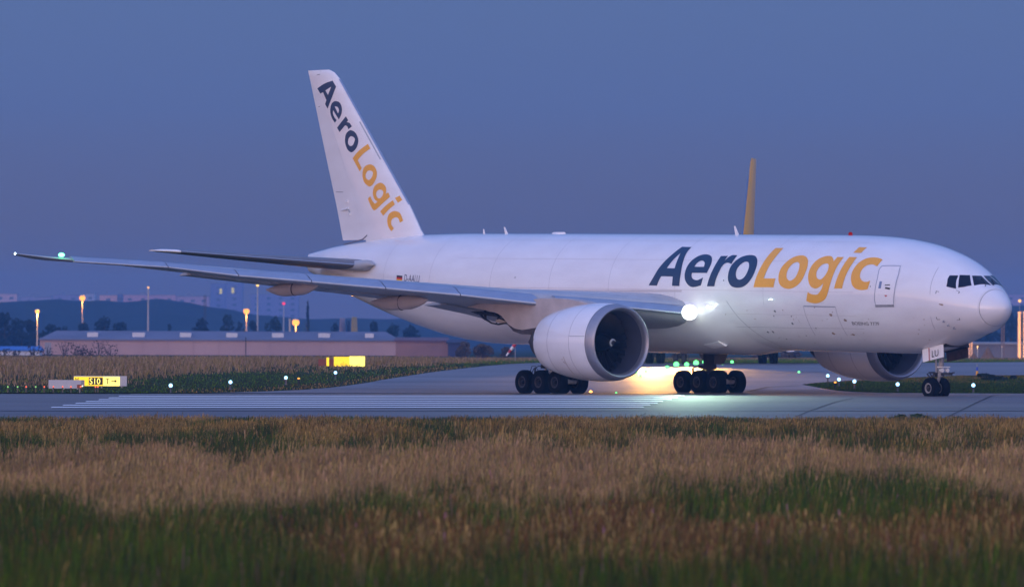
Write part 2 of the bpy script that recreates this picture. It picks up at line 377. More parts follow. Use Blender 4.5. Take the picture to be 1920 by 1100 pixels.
m = MB(); m.loft([[tuple(skin_pt(s_, 360 * k / N_A, .003)) for k in range(N_A)] for s_ in (SEAM - .004, SEAM + .014)]); m.build('radome_seam', line, fus)

def skin_line(name, pts, w, m_, parent=None, off=.006, close=False):
    """a thin strip that follows the skin through (s, angle) points"""
    P = []
    for (s0, a0), (s1, a1) in zip(pts, pts[1:] + ([pts[0]] if close else [])):
        n = max(2, int(abs(a1 - a0) / 4 + abs(s1 - s0) / .5))
        P += [(s0 + (s1 - s0) * k / n, a0 + (a1 - a0) * k / n) for k in range(n)]
    P.append(pts[0] if close else pts[-1])
    L, R = [], []
    for i, (s_, a_) in enumerate(P):
        q0 = Vector((P[max(i - 1, 0)][0], P[max(i - 1, 0)][1] * .0537)); q1 = Vector((P[min(i + 1, len(P) - 1)][0], P[min(i + 1, len(P) - 1)][1] * .0537))
        d = (q1 - q0).normalized(); nn = Vector((-d.y, d.x)) * w / 2
        L.append(skin_pt(s_ + nn.x, a_ + nn.y / .0537, off)); R.append(skin_pt(s_ - nn.x, a_ - nn.y / .0537, off))
    mb = MB(); mb.loft([[a, b] for a, b in zip(L, R)], False)
    return mb.build(name, m_, parent or fus)

# livery title, its letters one by one
for data, mm in ((TITLE_NAVY, navy), (TITLE_YELLOW, yell)):
    for nm, cs in data:
        bent('letter', [smooth_poly(c) for c in cs], (.22, 3), lambda s_, a_: skin_pt(s_, a_, .014), mm, fus)
# cockpit windows, both sides
def frame_poly(p, k):
    c = sum((Vector(q[:2]) for q in p), Vector((0, 0))) / len(p)
    o = []
    for q in p:
        v = Vector(q[:2]) - c
        o.append((c.x + v.x * (1 + k / max(.25, abs(v.x))) if abs(v.x) > .1 else c.x + v.x, c.y + v.y * (1 + k * 14 / max(5, abs(v.y))) if abs(v.y) > 3 else c.y + v.y, 1))
    return o
WIN = []
for nm, cs in GLASS[:3]:
    p = cs[0]
    if nm == 'w1': p = [(2.56, 71.6, 1), (2.44, 87.0, 1), (1.76, 87.2, 1), (2.10, 55.5, 1)]
    WIN.append(p)
for side in (0, 1):
    for p in WIN:
        q = [((a[0], 180 - a[1]) if side else (a[0], a[1])) + ((1,) if len(a) > 2 else ()) for a in p]
        f_ = bent('cockpit_window_frame', [smooth_poly(frame_poly(q, .045), 1)], (.12, 3), lambda s_, a_: skin_pt(s_, a_, .008), mat('window_frame_grey', (.20, .20, .25), .4), fus)
        bent('cockpit_window', [smooth_poly(frame_poly(q, .022), 1)], (.12, 3), lambda s_, a_: skin_pt(s_, a_, .016), glass, fus)
for a0 in (78, 102):
    m = MB(); m.tube([skin_pt(1.72, a0 - 8, .03), skin_pt(1.85, a0, .05), skin_pt(2.3, a0 + 5, .05)], .02, 6); m.build('windscreen_wiper', black, fus)
# entry door, starboard; a recessed seam, a silver scuff plate, a handle
door = [tuple(q[:2]) for q in LINES[0][1][0]]
dr = bent('entry_door', [smooth_poly([(p[0], p[1]) for p in door])], (.3, 5), lambda s_, a_: skin_pt(s_, a_, .012), white2, plane)
skin_line('door_seam', door, .055, silver, dr, .016, True)
skin_line('scuff_plate', [(6.2, -10.6), (7.56, -11.4)], .13, strut_m, dr, .022)
bent('door_handle', [[(7.30, 6.5), (7.12, 6.5), (7.10, 14.2), (7.28, 14.2)]], .3, lambda s_, a_: skin_pt(s_, a_, .02), mat('handle_blue', (.16, .24, .42), .4), dr)
for (s0, a0, s1, a1) in ((6.86, 10.5, 6.5, 11.3), (6.80, 8.0, 6.45, 7.4), (6.82, 7.0, 6.47, 6.4)):
    skin_line('door_placard', [(s0, a0), (s1, a1)], .05, black, dr, .02)
bent('door_sticker', [[(6.85, -.4), (6.62, -.4), (6.73, -2.2)]], .3, lambda s_, a_: skin_pt(s_, a_, .02), redm, dr)
# lower cargo door and other panel gaps
skin_line('cargo_door_edge', [(13.32, -12.8), (10.71, -13.0)], .05, silver)
skin_line('panel_gap', [(13.32, -12.8), (13.30, -29), (13.35, -45.5)], .025, soft_line)
skin_line('panel_gap', [(10.71, -13.), (10.68, -30), (10.72, -45.8)], .025, soft_line)
skin_line('panel_gap', [(4.11, 50.3), (4.02, 37.1), (3.95, 23.5), (3.88, 8.5)], .02, soft_line)
skin_line('panel_gap', [(3.98, -23), (4.05, -33.2), (4.1, -42.7)], .02, soft_line)
for s_ in (16.6, 24.1, 29.9, 35.2, 40.6, 46.5, 51.4):
    skin_line('panel_gap', [(s_, 86), (s_, 20), (s_, -12)], .014, soft_line)
skin_line('panel_gap', [(9.0, -36), (20.5, -37)], .014, soft_line)
lap = mat('lap_joint', (.62, .61, .62), .6)
for a_ in (1.5, -22, 33, 62): skin_line('lap_joint', [(9.2, a_), (20, a_), (30, a_), (44, a_)], .022, lap)
skin_line('grime_streak', [(23.5, .2), (31, -.8), (40, -1.2)], .10, mat('grime', (.60, .57, .57), .6))
rnd = random.Random(5)
def blot(name, s_, a_, r, mm, ex=1.):
    n = 9; k0 = rnd.random() * 6
    pts = [(s_ + r * ex * cos(2 * pi * k / n) * (.7 + .5 * rnd.random()), a_ + (r * sin(2 * pi * k / n) * (.7 + .5 * rnd.random())) * 18.6) for k in range(n)]
    return bent(name, [pts], 1., lambda x, y: skin_pt(x, y, .009), mm, fus)
for i, (s_, a_) in enumerate(SPOTS):
    if i in (0, 14, 15, 16, 17): blot('stain', s_, a_, .085, stain, 1.5)
    elif i in (4, 5, 6, 7):
        dx = .16 if i in (4, 6) else -.16; dy = -4 if i in (4, 5) else 4
        skin_line('static_port_mark', [(s_, a_ + dy), (s_, a_), (s_ - dx, a_)], .035, black)
    elif i in (1, 2, 3):
        m = MB(); p = skin_pt(s_, a_, .0); q = skin_pt(s_, a_, .12)
        m.tube([p, q, q + Vector((.16, 0, -.02))], [.035, .03, .02], 8); m.build('pitot_probe', strut_m, fus)
    else: blot('drain_port', s_, a_, .075 if i in (8, 9, 10, 11) else .045, mat('drain_port', (.14, .15, .16), .6))
for k in range(44):
    blot('stain', rnd.uniform(4, 21), rnd.uniform(-64, -12), rnd.uniform(.012, .035), stain, 1.3)
for k in range(5):
    s_ = rnd.uniform(10, 19); a_ = rnd.uniform(-50, -25)
    skin_line('stain', [(s_, a_), (s_ - .05, a_ - rnd.uniform(2, 5))], .015, stain)
# small print: registration, type, flag
def skin_text(word, size, s_left, a_base, mm, sx=1., slant=0.):
    v, f = text2d(word, size)
    mb = MB(); mb.add([skin_pt(s_left - (x * sx + y * slant), a_base + (y / 3.08) * 57.3, .008) for x, y in v], f)
    return mb.build('lettering', mm, fus, smooth=False)
skin_text('D-AALU', .62, 49.12, 3.4, mat('registration_print', (.05, .05, .10), .5), .74)
skin_text('BOEING 777F', .27, 9.78, -31.6, black, 1.35, .1)
for k, c in enumerate(((.01, .01, .01), (.6, .01, .01), (.85, .45, .01))):
    a1 = 9.4 - k * 2.15
    bent('flag_band', [[(49.92, a1), (49.30, a1), (49.30, a1 - 2.15), (49.92, a1 - 2.15)]], .4, lambda x, y: skin_pt(x, y, .008), mat('flag_%d' % k, c, .4), fus)
# crown antennas, beacon
for s_, h, c, lean in ((45.2, .26, .18, .05), (43.1, .38, .26, .22), (22.6, .46, .30, .22)):
    z0 = interp(FUS, s_)[0]; m = MB()
    m.loft([[(-s_ + c / 2, -.02, z0 - .03), (-s_ + c / 2, .02, z0 - .03), (-s_ - c / 2, .01, z0 - .03), (-s_ - c / 2, -.01, z0 - .03)],
            [(-s_ + c / 5 - lean, -.012, z0 + h), (-s_ + c / 5 - lean, .012, z0 + h), (-s_ - c / 5 - lean, .008, z0 + h), (-s_ - c / 5 - lean, -.008, z0 + h)]], True, True)
    m.build('blade_antenna', white2, plane, smooth=False)
z0 = interp(FUS, 38.3)[0]; m = MB()
m.loft([[(-38.3 + x * q, y * q, z0 - .04 + h) for x, y in ((.6, 0), (.3, .18), (-.3, .2), (-.6, .05), (-.6, -.05), (-.3, -.2), (.3, -.18))] for q, h in ((1, 0), (1, .07), (.8, .13))], True, True)
m.build('satcom_hump', white2, plane)
z0 = interp(FUS, 13.1)[0]
m = MB(); m.rev([(z0 - .03, .11), (z0 + .06, .11), (z0 + .13, .09), (z0 + .16, .03)], 'z', (-13.1, 0, 0), 16); m.build('beacon', lamp_mat('red_beacon', (1, .03, .03), .3), plane)
# belly fairing round the wing box
def fair_ring(s_):
    r = []
    for k in range(49):
        a = -8 - 164 * k / 48
        t = min(1, (-8 - a) / 82) if a > -90 else min(1, (a + 172) / 82)     # 0 at the top edge, 1 at the keel
        s0 = 19.6 - 2.4 * t; s1 = 41.8 + .8 * (1 - t)
        e = sstep(s0, s0 + 4.2, s_) * (1 - sstep(s1 - 6, s1, s_)) * sstep(0, .16, t)
        r.append(skin_pt(s_, a, -.03 + .33 * e if e > 0 else -.05))
    return r
m = MB(); m.loft([fair_ring(17.1 + k * .42) for k in range(60)], False); m.build('belly_fairing', white, plane, angle=60)
skin_line('panel_gap', [(19.7, -9), (19.1, -24), (18.2, -45), (17.5, -62), (17.2, -88)], .03, soft_line)
m = MB()
pA = [skin_pt(23.1, -57, .33), skin_pt(21.6, -52, .30), skin_pt(21.25, -58, .36), skin_pt(22.6, -63, .36)]
m.add(pA, [(0, 1, 2, 3)]); m.add([p + Vector((0, .15, .12)) for p in pA], [(0, 1, 2, 3)])
m.add(pA + [p + Vector((0, .15, .12)) for p in pA], [(0, 1, 5, 4), (1, 2, 6, 5), (2, 3, 7, 6), (3, 0, 4, 7)])
m.build('ram_air_inlet', white2, plane, smooth=False)

# ------------------------------------------------------------------ wings
def airfoil(n=14):
    up, lo = [], []
    for k in range(n + 1):
        x = (1 - cos(pi * k / n)) / 2
        y = 5 * (.2969 * sqrt(x) - .126 * x - .3516 * x * x + .2843 * x ** 3 - .1036 * x ** 4)
        cam_ = .02 * 4 * x * (1 - x)
        up.append((x, y + cam_ / .12)); lo.append((x, -y * .92 + cam_ / .12))
    return up[::-1] + lo[1:-1]
AF = airfoil()
WST = [(1.8, 21.85, 4.30, 14.3, .15, 2.6), (3.3, 22.95, 4.42, 13.4, .145, 2.6), (6.4, 25.2, 4.80, 11.4, .12, 1.8), (9.6, 27.6, 5.12, 9.4, .10, .9), (13.3, 30.25, 5.52, 7.9, .095, .6),
       (20.2, 35.2, 6.22, 5.6, .09, .4), (25.9, 39.2, 6.84, 3.9, .09, .3), (29.9, 42.0, 7.10, 2.6, .09, .2), (30.7, 42.5, 7.18, 2.1, .085, .5), (31.6, 43.05, 7.30, 1.45, .08, .5), (32.15, 43.4, 7.38, .95, .08, .5), (32.4, 43.6, 7.42, .5, .08, .5)]
def wing_sec(sd_, a, sle, zle, ch, tc, inc):
    ci, si = cos(radians(inc)), sin(radians(inc))
    return [(-(sle + ch * (x * ci + y * tc * si)), sd_ * a, zle + ch * (y * tc * ci - x * si)) for x, y in AF]
def wing_at(a):
    for p, q in zip(WST, WST[1:]):
        if a <= q[0]:
            k = (a - p[0]) / (q[0] - p[0]); return [u + (v - u) * k for u, v in zip(p, q)]
    return list(WST[-1])
SLZ = [(3.3, 4.55, .60), (9.0, 5.13, .34), (9.7, 5.06, .68), (13.3, 5.51, .60), (20.2, 6.22, .55), (22.85, 6.44, .44), (25.9, 6.85, .35), (29.95, 7.13, .33)]
def slz(a):
    for p, q in zip(SLZ, SLZ[1:]):
        if a <= q[0]:
            k = max(0, (a - p[0]) / (q[0] - p[0])); return p[1] + (q[1] - p[1]) * k, p[2] + (q[2] - p[2]) * k
    return SLZ[-1][1:]
SP = [(1.25, .50), (.95, .46), (.66, .34), (.42, .16), (.22, -.06), (.08, -.14), (.0, -.22), (-.03, -.30), (-.03, -.39), (.01, -.46), (.1, -.5), (.2, -.5), (.34, -.44), (.40, -.28), (.56, 0), (.82, .26), (1.25, .44)]
def slat_sec(sd_, a):
    z, h = slz(a); s0 = 20.2 + .72 * a
    return [(-(s0 + (c - .05) * h * 1.25), sd_ * a, z + q * h) for c, q in SP]
def canoe(sd_, a, s0, z0, s1, z1, hw, hh, name, parent, tail=.5):
    m = MB(); R = []
    for k in range(15):
        t = k / 14; e = min(1, (t / .28)) ** .6 if t < .28 else 1.; e2 = 1 if t < .62 else (1 - ((t - .62) / .38) ** 1.7 * .93)
        q = max(.05, e * e2); s_ = s0 + (s1 - s0) * t; z_ = z0 + (z1 - z0) * t
        R.append([(-s_, sd_ * a + hw * q * cos(2 * pi * j / 16), z_ + hh * q * (sin(2 * pi * j / 16) if sin(2 * pi * j / 16) < 0 else .9 * sin(2 * pi * j / 16)) + .1 * (1 - q)) for j in range(16)])
    m.loft(R, True, True); return m.build(name, pylm, parent)
def make_wing(sd_):
    m = MB(); m.loft([wing_sec(sd_, *r) for r in WST], True, True)
    wg = m.build('wing', greyp, plane, angle=50)
    for a0, a1 in ((3.35, 9.02), (9.75, 13.22), (13.26, 16.46), (16.50, 19.66), (19.70, 22.81), (22.85, 25.86), (25.90, 29.93)):
        m = MB(); m.loft([slat_sec(sd_, a0 + (a1 - a0) * k / 6) for k in range(7)], True, True); m.build('slat', slatm, wg, angle=40)
    # drooped flap panels behind the wing
    for a0, a1 in ((3.6, 9.2), (10.4, 14.4), (14.5, 18.4), (18.5, 22.6)):
        R = []
        for k in range(3):
            a = a0 + (a1 - a0) * k / 2; q = wing_at(a); te = q[1] + q[3]; zt = q[2] - q[3] * sin(radians(q[5])); c = q[3] * .24
            R.append([(-(te - .25 * c), sd_ * a, zt + .10), (-(te + .3 * c), sd_ * a, zt + .02), (-(te + .62 * c), sd_ * a, zt - .09), (-(te + .62 * c), sd_ * a, zt - .12), (-(te + .1 * c), sd_ * a, zt - .10), (-(te - .25 * c), sd_ * a, zt - .08)])
        m = MB(); m.loft(R, True, True); m.build('flap', greyp, wg, angle=50)
    f1 = canoe(sd_, 18, 36.0, 5.72, 40.9, 5.50, .26, .36, 'flap_track_fairing', wg)
    f2 = canoe(sd_, 13, 32.9, 4.98, 38.2, 4.86, .30, .40, 'flap_track_fairing', wg)
    for a, s_, z_, hh in ((18, 38.2, 5.62, .37), (13, 35.3, 4.92, .42)):
        m = MB(); m.rev([(-s_ - .02, .26), (-s_ - .02, .305), (-s_ + .02, .305), (-s_ + .02, .26)], 'x', (0, 0, 0), 20)
        for i, v in enumerate(m.v): m.v[i] = (v[0], sd_ * a + v[1] * .98, z_ + v[2] * hh / .30)
        m.build('fairing_gap', dark, wg)
    # open linkage of the inboard flap support
    y = sd_ * 7.0; m = MB()
    m.tube([(-37.2, y, 4.52), (-36.5, y, 4.40), (-35.6, y, 4.34), (-34.6, y, 4.25), (-33.9, y, 4.25)], [.03, .09, .1, .1, .06], 6)
    m.tube([(-36.5, y, 4.7), (-36.2, y, 4.3), (-35.9, y, 4.1), (-35.2, y, 3.84), (-34.6, y, 3.76), (-33.7, y, 3.86)], [.06, .07, .06, .05, .05, .04], 6)
    m.tube([(-35.8, y, 4.62), (-35.75, y, 4.0)], .07, 6); m.tube([(-34.1, y, 4.6), (-34.7, y, 4.0), (-34.75, y, 3.8)], .045, 6)
    m.tube([(-35.0, y + .25 * sd_, 4.55), (-34.2, y + .2 * sd_, 4.1), (-33.6, y, 3.9)], .05, 6)
    m.add([(-36.9, y, 4.62), (-36.3, y, 4.75), (-35.9, y, 4.3), (-37.25, y, 4.45)], [(0, 1, 2, 3)])
    m.add([(-34.9, y + .3, 4.65), (-33.6, y + .3, 4.6), (-33.5, y + .3, 4.15), (-34.6, y + .3, 4.3)], [(0, 1, 2, 3)])
    m.build('flap_linkage', dark, wg)
    m = MB(); m.box(-34.7, -33.8, y - .1, y + .1, 3.86, 4.04); m.build('linkage_cover', mat('linkage_cover', (.55, .50, .42), .6), wg, smooth=False)
    # wing tip lights
    m = MB(); m.rev([(-.20, .01), (-.13, .08), (0, .12), (.13, .08), (.20, .01)], 'y', (-42.2, sd_ * 30.45, 7.36), 16)
    m.build('navigation_light', lamp_mat('green_nav', (.10, 1, .30), 9) if sd_ < 0 else lamp_mat('red_nav', (1, .05, .03), 20), wg)
    m = MB(); m.rev([(-.06, .01), (-.03, .04), (.03, .04), (.06, .01)], 'z', (-43.65, sd_ * 32.45, 7.42), 12)
    m.build('tip_light', lamp_mat('tip_white', (.7, .95, 1), 14), wg)
    return wg
wing_r = make_wing(-1); wing_l = make_wing(1)
for c_, p_, e_ in (((.1, 1, .3), (-41.9, -30.6, 7.6), 6),):
    l = bpy.data.lights.new('nav_glow', 'POINT'); l.energy = e_; l.color = c_; l.shadow_soft_size = .1
    lo = bpy.data.objects.new('nav_glow', l); COL.objects.link(lo); lo.location = p_; lo.parent = plane

# ------------------------------------------------------------------ engines and pylons
def make_engine(sd_):
    c = (0, sd_ * 9.61, 2.81)
    P = [(-20.92, 2.03), (-21.3, 2.055), (-22.3, 2.07), (-23.4, 2.02), (-24.4, 1.89), (-25.2, 1.74), (-25.8, 1.59), (-26.05, 1.51), (-26.03, 1.47), (-25.2, 1.50), (-24.7, 1.52)]
    m = MB(); m.rev(P, 'x', c, 72); e = m.build('engine_cowl', white, plane, angle=40)
    m = MB(); m.rev([(-20.90, 2.022), (-20.7, 1.995), (-20.5, 1.94), (-20.39, 1.88), (-20.35, 1.82), (-20.40, 1.755), (-20.55, 1.70), (-20.75, 1.672)], 'x', c, 72); m.build('intake_lip', lipm, e, angle=60)
    m = MB(); m.rev([(-20.75, 1.672), (-21.1, 1.655), (-21.6, 1.66), (-22.6, 1.68), (-23.4, 1.68)], 'x', c, 72); m.build('intake_duct', mat('intake_liner', (.06, .065, .09), .5), e, angle=60)
    for s_, a0, a1 in ((-22.25, 0, 360), (-24.35, 0, 360)):
        rr = lerpT([(-x, r) for x, r in P[:8]], -s_) + .004
        m = MB(); m.rev([(s_ - .012, rr), (s_ + .012, rr)], 'x', c, 72); m.build('cowl_seam', soft_line, e)
    rr = 2.06
    m = MB(); m.loft([[(-20.95 - .06 * k, c[1] + sd_ * 0 - (lerpT([(-x, r) for x, r in P[:8]], 20.95 + .06 * k) + .006) * cos(radians(q)), c[2] + (lerpT([(-x, r) for x, r in P[:8]], 20.95 + .06 * k) + .006) * sin(radians(q))) for q in (8.6, 9.2)] for k in range(22)], False); m.build('cowl_seam', soft_line, e)
    if sd_ < 0:
        m = MB(); m.loft([[(-(22.9 + d_), c[1] - 2.045 * cos(radians(q)), c[2] + 2.045 * sin(radians(q))) for d_ in (0, .03)] for q in range(-22, -58, -3)], False); m.build('cowl_scratch', stain, e)
        m = MB()
        for s_, q in ((23.05, -27), (23.0, -31), (22.95, -33)): m.add([(-(s_ + u), c[1] - 2.05 * cos(radians(q + v)), c[2] + 2.05 * sin(radians(q + v))) for u, v in ((0, 0), (.1, 0), (.1, 1), (0, 1))], [(0, 1, 2, 3)])
        m.build('cowl_print', stain, e, smooth=False)
        m = MB(); m.add([(-(25.7 + u), c[1] - 1.735 * cos(radians(q)), c[2] + 1.735 * sin(radians(q))) for u, q in ((0, 3), (.06, 3), (.06, 6), (0, 6))], [(0, 1, 2, 3)]); m.build('cowl_print', stain, e, smooth=False)
    # fan
    m = MB(); m.rev([(-20.98, .01), (-21.05, .09), (-21.2, .20), (-21.5, .34), (-21.9, .46), (-22.2, .5)], 'x', c, 40); hub = m.build('spinner', fanm, e)
    m = MB(); R = []
    for k in range(15):
        th = radians(20 + k * 17); x_ = -21.02 - .006 * k; r0 = .13 + .004 * k
        R.append([(x_ + .02, c[1] + (r0 - .045 + .001 * k) * cos(th), c[2] + (r0 - .045) * sin(th)), (x_ - .03, c[1] + (r0 + .045) * cos(th), c[2] + (r0 + .045) * sin(th))])
    m.loft(R, False); m.build('spinner_swirl', mat('swirl_white', (.32, .36, .37), .5), e)
    bl = None
    for k in range(22):
        th = 2 * pi * k / 22
        if bl is None:
            m = MB(); R = []
            for j in range(8):
                t = j / 7; r = .48 + 1.17 * t; tw = radians(25 + 38 * t); ch = .24 + .14 * t; sw = -.22 * t * t + .1 * t
                R.append([(-22.05 + (ch * cos(tw)) * q, ch * sin(tw) * q + sw, r) for q in (-.5, -.17, .17, .5)])
            m.loft(R, False); bl = m.build('fan_blade', fanm, e); bl.location = c
        else: bl2 = child_copy(bl, e); bl2.rotation_euler = (th, 0, 0)
    m = MB(); m.rev([(-22.6, 1.68), (-22.6, .3)], 'x', c, 40); m.build('fan_frame', dark, e)
    # core nozzle behind the fan duct
    m = MB(); m.rev([(-24.4, 1.24), (-25.4, 1.16), (-26.1, 1.04), (-26.8, .90), (-27.3, .80), (-27.3, .76), (-26.6, .8)], 'x', c, 48); m.build('core_cowl', heat, e)
    m = MB(); m.rev([(-26.4, .55), (-27.3, .5), (-28.0, .3), (-28.4, .05)], 'x', c, 32); m.build('exhaust_cone', heat, e)
    # nacelle strake
    # pylon
    out_ = [(22.3, 4.80), (23.4, 4.98), (24.4, 5.10), (25.6, 5.16), (26.9, 5.16), (27.6, 5.1), (31.5, 5.0), (33.6, 4.7), (32.2, 4.55), (30.9, 4.36), (30.45, 4.2), (29.9, 3.78), (29.3, 3.52), (28.6, 3.42), (27.8, 3.50), (26.8, 3.6), (25.0, 3.9), (23.0, 4.3)]
    m = MB(); n = len(out_); cs_, cz_ = 27.5, 4.4
    lay = [[(-(cs_ + (p - cs_) * k), sd_ * 9.61 + y_, cz_ + (q - cz_) * k) for p, q in out_] for y_, k in ((-.36, .965), (-.30, 1.), (.30, 1.), (.36, .965))]
    m.loft(lay, True, True); m.build('pylon', pylm, e, angle=30)
    out2 = [(29.95, 3.80), (29.35, 3.38), (28.6, 3.22), (27.3, 3.2), (27.3, 3.6), (28.6, 3.46), (29.3, 3.56)]
    m = MB(); m.loft([[(-p, sd_ * 9.61 + y_, q) for p, q in out2] for y_ in (-.33, .33)], True, True); m.build('pylon_heat_shield', heat, e, angle=30)
    return e
make_engine(-1); make_engine(1)

# ------------------------------------------------------------------ fin, rudder, tailplane
FIN = [(8.2, 50.2, 58.55, .36), (8.75, 50.75, 58.75, .36), (9.15, 51.15, 58.88, .35), (9.7, 51.55, 59.05, .345), (10.6, 52.25, 59.35, .33), (14.0, 55.42, 60.6, .25), (17.9, 59.05, 62.0, .17), (18.3, 59.6, 62.15, .12), (18.47, 60.1, 62.2, .05)]
def fin_at(z):
    for p, q in zip(FIN, FIN[1:]):
        if z <= q[0]:
            k = (z - p[0]) / (q[0] - p[0]); return [u + (v - u) * k for u, v in zip(p, q)]
    return list(FIN[-1])
def fin_y(s_, z):
    _, l, t, h = fin_at(z); x = max(0.001, min(1, (s_ - l) / (t - l)))
    return h * (2.969 * sqrt(x) - 1.26 * x - 3.516 * x * x + 2.843 * x ** 3 - 1.036 * x ** 4) / 1.0
def fin_sec(z, f0, f1):
    _, l, t, h = fin_at(z); st = []
    for k in range(13):
        x = f0 + (f1 - f0) * (k / 12 if f0 > 0 else (1 - cos(pi * k / 12)) / 2); st.append(l + (t - l) * x)
    return [(-s_, -fin_y(s_, z), z) for s_ in st] + [(-s_, fin_y(s_, z), z) for s_ in st[::-1][(0 if f1 < 1 else 1):(13 if f0 > 0 else 12)]]
zs = [8.2, 8.45, 8.75, 9.0, 9.15, 9.4, 9.7, 10.1, 10.6, 11.5, 12.5, 14.0, 15.5, 17.0, 17.9, 18.15, 18.3, 18.4, 18.47]
m = MB(); m.loft([fin_sec(z, 0, .6885) for z in zs], True, True); fin = m.build('fin', white, plane, angle=50)
m = MB(); m.loft([fin_sec(z, .69, 1) for z in [8.62] + zs[3:]], True, True); rud = m.build('rudder', white, plane, angle=50)
def fin_map(s_, z): return (-s_, -fin_y(s_, z) - .008, z)
for data, mm in ((FIN_NAVY, navy), (FIN_YELLOW, yell)):
    for nm, cs in data: bent('letter', [smooth_poly(c) for c in cs], .35, fin_map, mm, fin)
for pts in (((58.0, 10.84), (58.25, 10.86)), ((57.9, 10.45), (58.75, 10.35)), ((57.75, 10.12), (57.95, 10.15))):
    p, q = pts; m = MB(); m.tube([(-p[0], -fin_y(*p) - .05, p[1]), (-q[0], -fin_y(*q) - .03, q[1])], [.085, .04], 10); m.build('rudder_actuator_fairing', white2, rud)
m = MB(); m.tube([(-57.92, -fin_y(57.92, 10.4) - .06, 10.4), (-57.78, -fin_y(57.8, 10.15) - .06, 10.15)], .035, 8); m.build('actuator_rod', greyp, rud)
for (s0, z0, s1, z1, wd) in ((59.35, 11.41, 58.55, 11.39, .03), (61.1, 16.35, 60.95, 16.35, .04), (60.9, 18.2, 60.9, 18.45, .03), (60.9, 18.2, 61.2, 18.2, .03)):
    m = MB(); d = Vector((s1 - s0, z1 - z0)).normalized(); n_ = Vector((-d.y, d.x)) * wd / 2
    m.add([fin_map(s0 + n_.x, z0 + n_.y), fin_map(s1 + n_.x, z1 + n_.y), fin_map(s1 - n_.x, z1 - n_.y), fin_map(s0 - n_.x, z0 - n_.y)], [(0, 1, 2, 3)]); m.build('rudder_gap', line, rud, smooth=False)
m = MB()
for (s0, z0), (s1, z1) in (((58.6, 8.35), (57.2, 8.52)), ((57.15, 8.53), (56.5, 8.62)), ((56.5, 8.62), (56.0, 8.86))):
    m.tube([fin_map(s0, z0 + .03), fin_map(s1, z1 + .03)], .035, 6)
m.build('rudder_base_seal', line, fin)
m = MB(); m.loft([[(-fin_at(z)[1] - .02, .085, z), (-fin_at(z)[1] + .045, 0, z), (-fin_at(z)[1] - .02, -.085, z)] for z in (10.6, 12.0, 13.4, 14.0, 15.6, 17.2, 17.9)], False); m.build('fin_leading_edge', slatm, fin)
m = MB(); m.loft([[(-(fin_at(z)[1] + x_), -fin_y(fin_at(z)[1] + x_, z) - .006, z) for x_ in (.16, .26)] for z in (13.2, 13.8, 14.6, 15.4)], False); m.build('fin_edge_panel', greyp, fin)

def make_stab(sd_):
    ST = [(1.3, 52.6, 7.02, 6.9, .10), (2.3, 53.5, 7.12, 6.4, .10), (6.2, 57.2, 7.5, 4.4, .095), (9.9, 60.7, 7.88, 2.4, .09), (10.45, 61.3, 7.93, 1.7, .10), (10.76, 62.1, 7.95, .7, .1)]
    def sec(a, l, z, c, t): return [(-(l + c * x), sd_ * a, z + c * y * t) for x, y in AF]
    m = MB(); m.loft([sec(*r) for r in ST[:4]], True, True); sb = m.build('tailplane', greyd, plane, angle=50)
    m = MB(); m.loft([sec(*r) for r in ST[3:]], True, True); m.build('tailplane_tip', white2, sb, angle=50)
    m = MB(); m.loft([[(-l + .03 - x, sd_ * a, z + y) for x, y in ((.14, .06), (.03, .05), (0, .015), (.03, -.02))] for a, l, z, c, t in ST[1:4]], False); m.build('tailplane_leading_edge', slatm, sb)
    R = []
    for k in range(9):
        t = k / 8; q = max(.12, min(1, (t * 5) ** .5) * (1 - .35 * t)); R.append([(-(52.55 + 3.0 * t) + .16 * sin(2 * pi * j / 14) * (1 - t), sd_ * (2.35 + .16 * q * 0 + .0) + sd_ * .42 * q * cos(2 * pi * j / 14), 7.12 + .36 * q * sin(2 * pi * j / 14)) for j in range(14)])
    m = MB(); m.loft(R, True, True); m.build('tailplane_root_fairing', greyp, sb)
    R = []
    m = MB(); m.add([skin_pt(s_, a_ if sd_ < 0 else 180 - a_, .03) for s_, a_ in ((54.6, 20), (56.3, 34), (58.4, 22), (58.0, 4), (55.0, 4))], [(0, 1, 2, 3, 4)]); m.build('tailplane_seal_panel', white2, sb)
    return sb
make_stab(-1); make_stab(1)
m = MB(); m.box(-62.05, -61.85, -.05, .05, 6.9, 7.85); m.build('tailcone_exhaust', greyp, plane, smooth=False)

